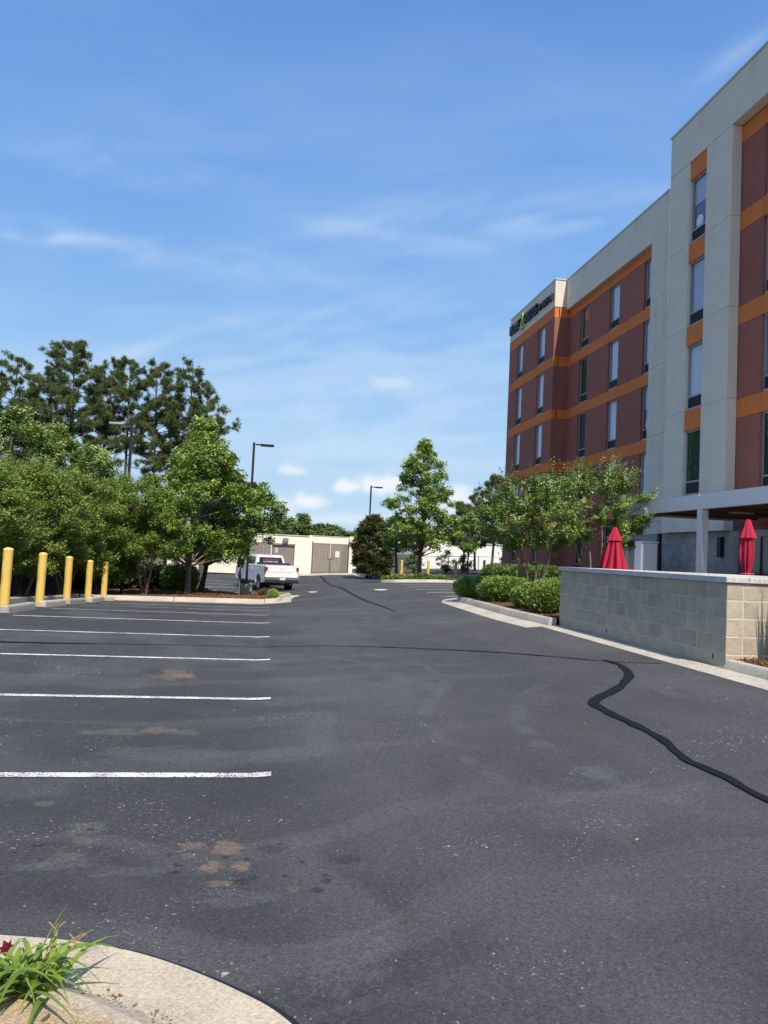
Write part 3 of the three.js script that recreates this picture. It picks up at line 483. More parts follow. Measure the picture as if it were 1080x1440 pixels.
// middle section: grey frame round a recess
panelSection(MX, -40.995, -29.4, [[-39.42, -38.3], [-35.82, -34.72], [-32.26, -31.15]], [['ajar', 'green', 'ajar', 'green', 'green'], ['sheer', 'sheer', 'sheer', 'sheer', 'green'], ['blind', 'sheer', 'half', 'sheer', 'green']], LV, 15.95);
part('parapet', box(PX, PX + .5, 15.78, ROOF, -40.93, -29.72), M.greyStucco, hotel);
LV.forEach(([p], s) => part('pier', box(PX, PX + .5, s === 4 ? .3 : p + .0, s ? LV[s - 1][0] - .012 : 15.775, -31.2, -29.72), M.greyStucco, hotel));
part('coping', box(PX - .04, PX + .6, ROOF + .002, ROOF + .07, -40.93, -29.68), M.coping, hotel);
// link behind the expansion joint
part('link_wall', box(17.0, 17.3, .3, ROOF - .2, -29.72, -26.2), M.greyStucco, hotel);
// tower
const TL = [[12.98, 15.32], [9.98, 12.3], [7.0, 9.3], [4.0, 6.28]], tw = [-24.92, -23.86];
TL.forEach(([a, b], s) => {
  const t = s ? TL[s - 1][0] : 16.0;
  for (const [p, q] of [[-26.26, tw[0]], [tw[1], -22.39]]) part('grey_panel', cbox(TX, TX + .35, a + .01, t - .01, p, q, .008), M.greyStucco, hotel);
  part('orange_panel', box(TX + .03, TX + .3, b, t, tw[0], tw[1]), M.orange, hotel);
  hotelWindow(TX + .02, a, b - .005, tw[0], tw[1], ['half', 'blind', 'sheer', 'green'][s]);
});
part('grey_panel', cbox(TX, TX + .35, 2.75, 3.99, -26.26, -22.39, .008), M.greyStucco, hotel);
part('parapet', cbox(TX, TX + .5, 16.01, ROOF + .06, -26.26, -14, .01), M.greyStucco, hotel);
for (const y of [4.0, 7.0, 9.98, 12.98]) part('joint_highlight', [box(TX - .008, TX + .02, y - .012, y + .012, -26.26, tw[0]), box(TX - .008, TX + .02, y - .012, y + .012, tw[1], -22.39), box(TX, TX + .34, y - .012, y + .012, -22.385, -22.38)], M.jointLight, hotel);  // pale strips paint the reflected highlight along the joints
part('joint_backing', box(TX + .3, TX + .34, 2.6, 16.2, -26.2, -22.45), M.jointLight, hotel);  // pale backing makes the open joints read as lit lines
part('coping', box(TX - .04, TX + .6, ROOF + .062, ROOF + .13, -26.3, -14), M.coping, hotel);
// section next to the tower, set back
const LN = [[13.09, 15.4], [9.98, 12.47], [6.96, 9.37], [3.9, 6.34]];
panelSection(NX, -22.385, -14, [[-21.2, -20.1], [-17.6, -16.5]], [['sheer', 'sheer', 'blind', 'green', 'green'], ['sheer', 'sheer', 'sheer', 'green', 'green']], LN, 15.95);
part('soffit', box(TX + .5, NX + .3, 15.96, 16.2, -22.38, -14), M.greyStucco, hotel);
// unseen filler added behind the cladding to block light
part('light_block', [box(16.78, 30, .2, ROOF - .5, -48.9, -29.8), box(15.9, 16.75, .2, ROOF - .5, -48.9, -41.3), box(17.32, 30, .2, ROOF - .5, -29.75, -26.2), box(15.0, 30, .2, ROOF - .4, -26.1, -14)], M.core, hotel);
part('side_wall', box(15.6, 30, .2, ROOF, -49.2, -48.98), M.brown[0], hotel);
// ground floor under the tower: block base, doors, red fascia
{
  const bx = TX + .22; part('mortar', box(bx + .01, bx + .3, .3, 2.74, -30, -21.95), std([.27, .265, .25]), hotel);
  const bm = [[.30, .295, .27], [.27, .265, .245], [.33, .32, .295]].map((c) => std(up(c), { map: rep(gConcrete, .9), bumpMap: bumpRep(3), bumpScale: .005 }));
  for (let c = 0; c < 11; c++) for (let k = 0; k < 19; k++) { const y1 = 2.73 - c * .203, z1 = -22 - k * .4064 - (c % 2 ? .2 : 0); part('block', box(bx, bx + .1, y1 - .193, y1, z1 - .396, z1), bm[Math.floor(rnd() * 3)], hotel); }
  part('downpipe', box(bx - .12, bx - .01, .4, 2.74, -26.75, -26.6), M.blackMetal, hotel);
  part('red_fascia', box(NX - .02, NX + .1, 2.9, 3.88, -21.9, -14), std([.28, .02, .018], { roughness: .6 }), hotel);
  part('timber_panel', box(NX - .03, NX + .1, 2.76, 3.5, -22.38, -21.92), M.wood, hotel);
  const d = new THREE.Group(); d.name = 'door'; hotel.add(d);
  part('frame', [box(NX - .05, NX + .08, .5, 2.75, -21.75, -21.55), box(NX - .05, NX + .08, .5, 2.75, -20.6, -20.45), box(NX - .05, NX + .08, .5, 2.75, -19.5, -19.35), box(NX - .05, NX + .08, 2.55, 2.75, -21.55, -20.6), box(NX - .05, NX + .08, 2.55, 2.75, -20.45, -19.5)], M.alu, d);
  part('pane', box(NX, NX + .02, .55, 2.55, -21.55, -20.6), M.glassShadeTint, d); part('pane', box(NX, NX + .02, .55, 2.55, -20.45, -19.5), M.glassShadeTint, d);
  part('interior', box(NX + .15, NX + .2, .5, 2.75, -21.75, -19.35), std([.3, .29, .27]), d);
  part('wall_lamp', box(bx - .12, bx, 1.9, 2.55, -22.9, -22.7), M.blackMetal, hotel);
}
// the sign on the parapet
{
  const font = await new FontLoader().loadAsync('fonts/droid/droid_sans_bold.typeface.json');
  const sg = thing('rooftop_sign', 'dark raised letters and a green numeral on the hotel parapet', 'sign', [SX - .03, 16.0, -48.9], -Math.PI / 2);
  const letter = (s, size, x, y, mat, depth = .14) => { const g = new TextGeometry(s, { font, size, depth, curveSegments: 4, bevelEnabled: false }); g.computeBoundingBox(); const w = g.boundingBox.max.x; g.translate(x, y, .0); const m = part('letter', g, mat, sg); m.userData.label = 'letter ' + s; return x + w + size * .1; };
  const dark = std([.02, .017, .016], { roughness: .5 }), green = std([.42, .55, .02], { roughness: .5 });
  let x = .05; for (const c of 'HOME') x = letter(c, .62, x, .38, dark);
  x = letter('2', 1.02, x + .06, .2, green); x += .06;
  for (const c of 'SUITES') x = letter(c, .62, x, .38, dark);
  x += .22; for (const c of 'BY') x = letter(c, .34, x, .42, dark); x += .12; for (const c of 'HILTON') x = letter(c, .38, x, .4, dark);
  sg.scale.x = 7.75 / x;
}
// ---------------------------------------------------------------- patio
const patio = setting('patio_floor', 'pale concrete patio floor behind the block wall', 'patio');
part('slab', box(5.4, 14.5, .3, .56, -12.8, -8.2), M.concreteGrey, patio); part('slab', box(8.2, 14.6, .3, .565, -26.3, -12.802), M.concreteGrey, patio);
{
  const o = thing('pergola', 'flat white pergola with timber ceiling in front of the hotel tower', 'pergola');
  const X = 10.5;
  part('beam', cbox(X, X + .14, 2.96, 3.33, -21.3, -17.46, .008), M.white, o); part('beam', cbox(X, X + .14, 2.96, 3.33, -17.44, -9.5, .008), M.white, o);
  part('beam', cbox(X + .145, 14.25, 2.98, 3.32, -21.3, -21.16, .008), M.white, o);
  for (const z of [-21.2, -17.45, -13.3]) part('post', cbox(X + .005, X + .2, .56, 2.958, z - .1, z + .1, .01), M.white, o);
  for (let k = 0, x = X + .2; x < 14.2; k++, x += .305) part('ceiling_plank', box(x, x + .295, 3.06, 3.09, -21.14, -9.6), M.wood, o);
  for (let z = -20.6; z < -9.6; z += 1.4) part('ceiling_batten', box(X + .16, 14.2, 2.99, 3.055, z, z + .09), M.wood, o);
  part('roof', box(X + .1, 14.3, 3.1, 3.2, -21.2, -9.6), std([.5, .5, .5]), o);
  part('ceiling_light', [box(12, 12.6, 3.03, 3.058, -15.6, -15.4), box(12.9, 13.5, 3.03, 3.058, -16.6, -16.4), box(11.3, 11.9, 3.03, 3.058, -14.4, -14.2), box(12.3, 12.9, 3.03, 3.058, -19.0, -18.8)], std([.8, .78, .7]), o);
}
for (const [x, z] of [[12.0, -16.2], [12.6, -15.9], [11.9, -15.2], [12.8, -16.8], [12.2, -14.1]]) {
  const o = thing('spot_lamp', 'small pale spotlight hanging under the pergola ceiling', 'lamp', [x, 3.03, z], 0, 'spotlights under the pergola');
  part('stem', rod(V(0, 0, 0), V(0, -.16, 0), .012), M.blackMetal, o); part('head', rod(V(-.03, -.14, 0), V(.07, -.28, .02), .045, .05, 12), M.white, o);
}
for (const [a, b] of [[[10.42, .56, -17.05], [10.5, 2.85, -17.35]], [[10.44, .56, -16.9], [10.52, 2.2, -17.3]]]) { const o = thing('white_pole', 'thin white pole leaning against the pergola post', 'pole', a, 0, 'white poles leaning on the pergola post'); part('shaft', rod(V(0, 0, 0), V(b[0] - a[0], b[1] - a[1], b[2] - a[2]), .022), M.white, o); part('collar', rod(V((b[0] - a[0]) * .45, (b[1] - a[1]) * .45, (b[2] - a[2]) * .45), V((b[0] - a[0]) * .49, (b[1] - a[1]) * .49, (b[2] - a[2]) * .49), .032), M.white, o); }
{ const o = thing('white_cabinet', 'white upright cabinet against the hotel wall beyond the pergola', 'cabinet', [13.2, .56, -25.4]); part('body', cbox(-.3, .3, 0, 1.75, -.45, .45, .02), M.white, o); part('lid', cbox(-.33, .33, 1.752, 1.8, -.48, .48, .01), M.white, o); part('latch', box(-.33, -.302, .9, 1.1, -.35, -.3), M.blackMetal, o); }
M.cloth = phy([.46, .008, .042], { roughness: .85, sheen: .4, sheenRoughness: .5, transmission: .12, thickness: 0, side: THREE.DoubleSide });
function closedUmbrella(x, z, label, tied) {
  const o = thing('patio_umbrella', label, 'umbrella', [x, .56, z]), top = 1.86, n = 128;
  const skin = (prof, folds, amp, ph = 0) => {
    const pos = [], idx = []; prof.forEach(([r, y, a], i) => { for (let k = 0; k <= n; k++) { const t = k / n * Math.PI * 2, w = (Math.abs(Math.cos((t * folds + ph + Math.sin(y * 3 + t) * .45) / 2)) * 2 - 1.1) * .8 + Math.cos(t * folds * 2 + 1 + y) * .22 + .35 * Math.sin(t * 3 + y * 2.6), q = Math.max(.012, r * (1 + a * amp * w)); pos.push(Math.cos(t) * q, y, Math.sin(t) * q); if (i && k) { const u = i * (n + 1) + k; idx.push(u - 1, u - n - 2, u, u, u - n - 2, u - n - 1); } } });
    const g = new THREE.BufferGeometry(); g.setAttribute('position', new THREE.Float32BufferAttribute(pos, 3)); g.setAttribute('uv', new THREE.Float32BufferAttribute(new Float32Array(pos.length / 3 * 2), 2)); g.setIndex(idx); g.computeVertexNormals(); return g;
  };
  const body = tied ? [[.06, top - .02, .2], [.12, top - .25, .6], [.15, top - .4, .9], [.16, top - .55, 1], [.155, top - .7, 1], [.125, top - .85, .8], [.085, top - .97, .3], [.12, top - 1.05, .7], [.16, top - 1.15, .9], [.15, top - 1.3, 1]] : [[.06, top - .02, .2], [.16, top - .25, .5], [.23, top - .5, .8], [.3, top - .75, .9], [.36, top - 1.0, 1], [.41, top - 1.2, 1]];
  const k = tied ? .6 : .78; body.forEach((p) => { p[0] *= k; });
  part('canopy', skin(body, tied ? 7 : 8, tied ? .5 : .42), M.cloth, o);
  part('vent_cap', skin([[.02, top + .055, 0], [.075, top + .04, .1], [.12, top - .08, .35], [.22, top - .26, .55], [.235, top - .3, .6]].map(([a, b, c]) => [a * k, b, c]), 8, .3, .4), M.cloth, o);
  part('pole', rod(V(0, 0, 0), V(0, top, 0), .02), M.alu, o); part('base', new THREE.CylinderGeometry(.22, .25, .06, 20).translate(0, .03, 0), M.blackMetal, o);
  if (tied) part('strap', new THREE.TorusGeometry(.115, .012, 6, 24).rotateX(Math.PI / 2).translate(0, top - .97, 0), std([.6, .1, .15]), o);
  return o;
}
closedUmbrella(9, -18.85, 'loosely furled red patio umbrella by the crape myrtle', false);
closedUmbrella(9.0, -13.28, 'tied red patio umbrella in front of the hotel door', true);

// ---------------------------------------------------------------- leaves, shoots and needles (small real faces, repeated through a crown's volume)
function leafFace(pos, idx, at, dir, side, len, wid, fold) { // a folded pointed leaf of four faces
  const n = dir.clone().cross(side).normalize(), o = pos.length / 3, mid = at.clone().addScaledVector(dir, len * .45);
  const P = [at, mid.clone().addScaledVector(side, wid / 2).addScaledVector(n, fold * wid), mid, mid.clone().addScaledVector(side, -wid / 2).addScaledVector(n, fold * wid), at.clone().addScaledVector(dir, len).addScaledVector(n, -fold * wid * .8)];
  for (const p of P) pos.push(p.x, p.y, p.z); idx.push(o, o + 2, o + 1, o, o + 3, o + 2, o + 1, o + 2, o + 4, o + 2, o + 3, o + 4);
}
function geoOf(pos, idx) { let g = new THREE.BufferGeometry(); g.setAttribute('position', new THREE.Float32BufferAttribute(pos, 3)); g.setIndex(idx); g = g.toNonIndexed(); g.computeVertexNormals(); return g; }
function sprigGeo(n, len, wid, spread) { // leaves round a point, mostly facing up
  const pos = [], idx = []; for (let k = 0; k < n; k++) { const a = k / n * 6.283 + rr(-.5, .5), e = rr(-.5, .6), d = V(Math.cos(a) * Math.cos(e), Math.sin(e), Math.sin(a) * Math.cos(e)), s = d.clone().cross(V(rr(-.5, .5), 1, rr(-.5, .5))).normalize(), q = rr(.7, 1.25); leafFace(pos, idx, V(rr(-1, 1), rr(-.7, .7), rr(-1, 1)).multiplyScalar(spread), d, s, len * q, wid * q, rr(.05, .25)); } return geoOf(pos, idx);
}
function shootGeo(n, L, len, wid) { // opposite leaves along an arching shoot (along +y)
  const pos = [], idx = []; for (let k = 0; k < n; k++) { const t = k / (n - 1), a = (k % 2 ? 0 : Math.PI) + (k >> 1) * 1.3, d = V(Math.cos(a), .45, Math.sin(a)).normalize(), s = d.clone().cross(V(0, 1, 0)).normalize(), q = (1 - .45 * t) * rr(.8, 1.2); leafFace(pos, idx, V(.12 * L * t * t, L * t, 0), d, s, len * q, wid * q, .15); } return geoOf(pos, idx);
}
function tuftGeo(n, len, wid) { const pos = [], idx = []; for (let k = 0; k < n; k++) { const d = V(gauss(), rr(-.35, 1.1), gauss()).normalize(), s = d.clone().cross(V(rr(-1, 1), rr(-1, 1), rr(-1, 1))).normalize(), o = pos.length / 3, L = len * rr(.7, 1.1), b = d.clone().multiplyScalar(len * .08), e = d.clone().multiplyScalar(L); e.y -= .12 * L; for (const p of [b.clone().addScaledVector(s, wid / 2), b.clone().addScaledVector(s, -wid / 2), e]) pos.push(p.x, p.y, p.z); idx.push(o, o + 1, o + 2); } return geoOf(pos, idx); }
reseed(51);
const GEO = { maple: sprigGeo(7, .115, .085, .1), mid: sprigGeo(8, .15, .1, .16), far: sprigGeo(9, .26, .2, .3), myrtle: sprigGeo(9, .062, .036, .085), shoot: shootGeo(14, .34, .075, .042), hedge: sprigGeo(9, .042, .024, .045), magnolia: sprigGeo(8, .16, .07, .12), needle: tuftGeo(26, .3, .022), needleFar: tuftGeo(24, .36, .035), flower: sprigGeo(10, .03, .03, .03) };
// spots: [position, scale, direction (or null), tint]
function scatter(name, geo, mat, spots, parent) {
  const im = new THREE.InstancedMesh(geo, mat, spots.length), m = new THREE.Matrix4(), q = new THREE.Quaternion(), q2 = new THREE.Quaternion(), c = new THREE.Color();
  spots.forEach(([p, s, d, t], k) => { if (d) { q.setFromUnitVectors(V(0, 1, 0), d); q.multiply(q2.setFromAxisAngle(V(0, 1, 0), rr(0, 6.28))); } else q.setFromEuler(new THREE.Euler(rr(-.6, .6), rr(0, 6.28), rr(-.6, .6))); m.compose(p, q, V(s, s, s)); im.setMatrixAt(k, m); im.setColorAt(k, c.setRGB(...t)); });
  im.name = name; im.userData.kind = 'stuff'; im.castShadow = im.receiveShadow = true; parent.add(im); return im;
}
const tint = (pal) => { const a = pal[Math.floor(rnd() * pal.length)], b = pal[Math.floor(rnd() * pal.length)], t = rnd(), k = rr(.8, 1.22); return [0, 1, 2].map((i) => lerp(a[i], b[i], t) * k); };
const PAL = {
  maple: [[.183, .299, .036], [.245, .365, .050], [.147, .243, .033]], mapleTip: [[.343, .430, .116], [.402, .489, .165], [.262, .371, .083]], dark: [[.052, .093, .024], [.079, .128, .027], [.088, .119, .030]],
  olive: [[.185, .279, .035], [.224, .302, .041], [.145, .241, .030], [.264, .302, .053]], oliveOld: [[.149, .170, .024], [.193, .196, .030], [.105, .145, .021], [.228, .170, .045]], myrtle: [[.14, .23, .035], [.2, .29, .05], [.28, .36, .085], [.10, .17, .026]], myrtleOld: [[.149, .204, .030], [.210, .255, .045], [.263, .281, .068], [.105, .153, .024]], bush: [[.115, .196, .042], [.168, .254, .053], [.232, .313, .083]],
  pine: [[.095, .143, .041], [.136, .178, .045], [.076, .117, .036], [.163, .192, .051]], magnolia: [[.068, .101, .025], [.114, .133, .032], [.227, .166, .054], [.049, .078, .022]], hedge: [[.144, .230, .033], [.210, .311, .046], [.262, .367, .058], [.105, .173, .026]], white: [[.7, .68, .62], [.8, .78, .72]], far: [[.101, .167, .042], [.141, .215, .053], [.182, .254, .045]] };
function bough(a, b, r0, r1, sag = .1, n = 4) { const pts = [], rad = [], side = V(rr(-1, 1), rr(-.3, .6), rr(-1, 1)).multiplyScalar(a.distanceTo(b) * sag); for (let k = 0; k <= n; k++) { const t = k / n; pts.push(a.clone().lerp(b, t).addScaledVector(side, Math.sin(t * Math.PI))); rad.push(lerp(r0, r1, Math.pow(t, .8))); } return limb(pts, rad, r0 > .06 ? 8 : 5); }
// a broadleaf tree; shape(t) gives the crown's radius share at height share t
function broadleaf({ name = 'tree', label, cat = 'tree', group, x, z, y, h, crownFrom, r, shape, trunkR = .09, clumps = 100, per = 60, cr = .5, flat = .65, geo = GEO.maple, pal = PAL.maple, tipPal, mat = M.leaf, bark = M.bark, lean = [0, 0], squash = 1, size = [.8, 1.25], shell = .45, limbs = .5 }) {
  const o = thing(name, label, cat, [x, y, z], 0, group), wood = [], spots = [], H = h - crownFrom, C = [], off = rr(0, 50);
  const ax = (yy) => V(lean[0] * yy / h, yy, lean[1] * yy / h);
  for (let k = 0; k < clumps; k++) {
    const t = Math.pow(rnd(), .92), a = rr(0, 6.283), n = .72 + .56 * fbm(Math.cos(a) * 1.6 + off, Math.sin(a) * 1.6 + t * 3.5, 3), R = r * shape(t) * n, q = Math.max(0, R - cr * .5) * Math.sqrt(rr(shell * shell, 1)), c = ax(crownFrom + t * H).add(V(Math.cos(a) * q, 0, Math.sin(a) * q * squash));
    C.push([c, t, a, cr * rr(.5, 1.25)]);
  }
  const th = crownFrom + H * .82, tp = [], tr = []; for (let k = 0; k <= 8; k++) { const u = k / 8; tp.push(ax(th * u).add(V(.05 * Math.sin(u * 7 + off), 0, .05 * Math.cos(u * 6 + off)))); tr.push(lerp(trunkR, trunkR * .18, Math.pow(u, .9)) * (k ? 1 : 1.35)); }
  wood.push(limb(tp, tr, 9));
  for (const [c] of C) { if (rnd() > limbs) continue; const by = clamp(c.y - rr(.15, .45) * H * .6 - .2, crownFrom * .75, th * .96), u = by / th; wood.push(bough(ax(by), c, Math.max(.012, trunkR * .42 * (1 - u * .6)), .006, .1)); }
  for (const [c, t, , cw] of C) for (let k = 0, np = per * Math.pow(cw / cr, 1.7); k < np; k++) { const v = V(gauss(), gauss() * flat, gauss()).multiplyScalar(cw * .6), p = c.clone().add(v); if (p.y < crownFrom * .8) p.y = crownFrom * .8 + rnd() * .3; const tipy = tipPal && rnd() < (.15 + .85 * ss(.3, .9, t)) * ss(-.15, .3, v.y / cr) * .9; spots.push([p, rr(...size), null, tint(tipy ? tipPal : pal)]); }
  part('trunk', wood, bark, o); scatter('crown', geo, mat, spots, o); return o;
}
// ---------------------------------------------------------------- trees on the lot
reseed(61);
const cone = (t) => Math.sin(Math.PI * Math.pow(clamp(t * .93 + .07, 0, 1), .62)) * (1 - .35 * t) * 1.15;
const oval = (t) => Math.pow(Math.max(0, Math.sin(Math.PI * (t * .9 + .08))), .7);
{
  const z = -32.4, p = atZ(262, 835, z);
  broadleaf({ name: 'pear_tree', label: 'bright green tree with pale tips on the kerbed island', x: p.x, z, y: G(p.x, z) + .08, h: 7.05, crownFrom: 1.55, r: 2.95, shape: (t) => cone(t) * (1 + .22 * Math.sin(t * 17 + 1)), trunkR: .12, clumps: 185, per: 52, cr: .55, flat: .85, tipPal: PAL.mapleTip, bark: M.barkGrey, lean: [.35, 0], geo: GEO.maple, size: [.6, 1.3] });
  const z2 = -36.2, p2 = atZ(277, 826, z2);
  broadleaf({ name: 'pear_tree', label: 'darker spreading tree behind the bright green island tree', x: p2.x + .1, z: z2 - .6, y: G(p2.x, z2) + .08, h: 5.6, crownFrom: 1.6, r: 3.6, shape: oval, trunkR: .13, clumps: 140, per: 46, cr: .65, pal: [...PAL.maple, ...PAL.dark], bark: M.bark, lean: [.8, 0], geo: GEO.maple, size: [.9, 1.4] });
}
{ const z = -42, p = atZ(590, 806, z);
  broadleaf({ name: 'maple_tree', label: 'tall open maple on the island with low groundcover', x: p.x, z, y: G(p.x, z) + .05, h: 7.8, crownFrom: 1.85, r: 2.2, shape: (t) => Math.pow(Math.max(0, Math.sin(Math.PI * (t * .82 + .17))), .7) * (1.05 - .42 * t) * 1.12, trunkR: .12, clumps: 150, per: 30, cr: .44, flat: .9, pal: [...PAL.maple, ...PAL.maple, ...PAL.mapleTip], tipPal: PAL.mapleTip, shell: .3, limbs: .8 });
  const p2 = atZ(556, 806, -46); broadleaf({ name: 'maple_tree', label: 'slim dark-trunked maple behind the low-planted island', x: p2.x, z: -46, y: G(p2.x, -46), h: 4.0, crownFrom: 2.0, r: 1.25, shape: oval, trunkR: .13, clumps: 30, per: 30, cr: .42, pal: PAL.maple, limbs: .8 });
  const p3 = atZ(658, 806, -62); broadleaf({ name: 'maple_tree', label: 'light green young tree between the maple and the pines', x: p3.x, z: -62, y: G(p3.x, -62), h: 5.0, crownFrom: 1.9, r: 1.5, shape: oval, trunkR: .08, clumps: 34, per: 40, cr: .45, pal: [...PAL.maple, ...PAL.mapleTip], limbs: .8 }); }
{ const z = -54, p = atZ(522, 803, z); broadleaf({ name: 'magnolia_tree', label: 'dense dark magnolia with bronze leaf backs beside the gated enclosure', x: p.x, z, y: G(p.x, z) + .05, h: 4.35, crownFrom: .25, r: 1.55, shape: (t) => Math.pow(Math.max(0, 1 - Math.pow(Math.abs(t - .36) / .66, 2.3)), .6), trunkR: .1, clumps: 190, per: 34, cr: .36, geo: GEO.magnolia, pal: PAL.magnolia, mat: M.leafGloss, shell: .6 }); }
// pines: whorled boughs with needle tufts, bare lower trunk
function pine({ x, z, h, from = .35, r = 3, label, group = 'pines behind the car park', clumps = 70, geo = GEO.needleFar, trunkR = .17, sz = [.65, 1.1], per = 8 }) {
  const y = G(x, z), o = thing('pine_tree', label, 'pine tree', [x, y, z], 0, group), wood = [], spots = [], lx = rr(-.5, .5), tp = [], tr = [], off = rr(0, 90);
  for (let k = 0; k <= 8; k++) { const u = k / 8; tp.push(V(lx * u * u + .08 * Math.sin(u * 5 + off), h * .97 * u, .06 * Math.cos(u * 5))); tr.push(lerp(trunkR, .03, u)); }
  wood.push(limb(tp, tr, 8));
  for (let k = 0; k < clumps; k++) { // each bough carries plumes of needles along its outer half
    const t = (k + rnd()) / clumps, a = k * 2.4 + rr(-.5, .5), R = r * (1.0 - .8 * Math.pow(t, 1.7)) * (.5 + .5 * Math.min(1, t * 3 + .2)) * rr(.4, 1.25), y0 = h * lerp(from, .97, t), c = V(lx * t * t, y0, 0), e = V(c.x + Math.cos(a) * R, y0 + R * rr(.02, .42) + .25, Math.sin(a) * R);
    wood.push(bough(c, e, .05 * (1.1 - t * .7), .012, .06));
    const subs = R > 1.5 ? 6 : R > .8 ? 4 : 3;
    for (let q = 0; q < subs; q++) {
      const u = rr(.38, 1), b = c.clone().lerp(e, u), w = .16 + .22 * u * Math.min(1, R / 1.6), tipd = V(Math.cos(a) * .6 + rr(-.8, .8), rr(.1, .9), Math.sin(a) * .6 + rr(-.8, .8)).normalize(), tip = b.clone().addScaledVector(tipd, w * 1.6);
      wood.push(rod(b, tip, .012, .005, 3));
      for (let i = 0; i < per; i++) { const v = V(gauss(), gauss() * .8, gauss()).multiplyScalar(w * .62); spots.push([b.clone().lerp(tip, rr(.2, 1.05)).add(v), rr(...sz), tipd.clone().add(v.multiplyScalar(1.2)).normalize(), tint(PAL.pine)]); }
    }
  }
  part('trunk', wood, M.bark, o); scatter('crown', geo, M.needle, spots, o); return o;
}
reseed(71);
for (const [px, py, z, from, r, n] of [[-28, 520, -60, .45, 3.2, 70], [18, 500, -62, .42, 3.0, 75], [72, 512, -64, .5, 2.6, 60], [112, 478, -60, .42, 3.9, 120], [152, 505, -63, .5, 2.6, 62], [185, 502, -62, .5, 2.4, 60], [226, 508, -61, .4, 3.0, 85], [268, 512, -60, .36, 3.1, 88], [298, 548, -62, .38, 2.7, 62], [246, 560, -66, .4, 2.6, 50], [60, 560, -70, .4, 3, 50]]) {
  const p = atZ(px, py, z), yb = G(p.x, z); pine({ x: p.x, z, h: p.y - yb, from: from + .03, r: r * 1.05, clumps: Math.round(n * .62), label: n === 120 ? 'tallest pine, with the broadest crown, behind the crape myrtle row' : px === 298 ? 'pine ending the row above the bright green island tree' : 'tall dark pine behind the crape myrtle row' });
}
for (const [px, py, z, r, n, l] of [[655, 710, -66, 2.2, 46, 'shorter pine by the far fence, with bent lower boughs'], [697, 672, -67, 2.5, 66, 'taller pine by the far fence, next to the hotel corner'], [672, 700, -72, 2, 40, 'pine standing between the two others at the far fence']]) { const p = atZ(px, py, z), yb = G(p.x, z); pine({ x: p.x, z, h: p.y - yb, from: .28, r, clumps: Math.round(n * .8), per: 9, label: l, group: undefined, trunkR: .13 }); }
// green trees between the pines and the myrtles
reseed(81);
for (const [px, py, z, r, l] of [[-40, 570, -40, 3.4, 0], [22, 578, -40, 3.1, 0], [78, 604, -42, 2.6, 0], [128, 632, -42, 2.3, 0]]) { const p = atZ(px, py, z), yb = G(p.x, z); broadleaf({ name: 'green_tree', label: 'rounded mid-green tree behind the olive crape myrtles', group: 'green trees behind the myrtle row', x: p.x, z, y: yb, h: p.y - yb, crownFrom: 1.5, r, shape: oval, trunkR: .14, clumps: 110, per: 44, cr: .75, flat: .85, geo: GEO.mid, pal: PAL.bush, tipPal: PAL.mapleTip, size: [.7, 1.1] }); }
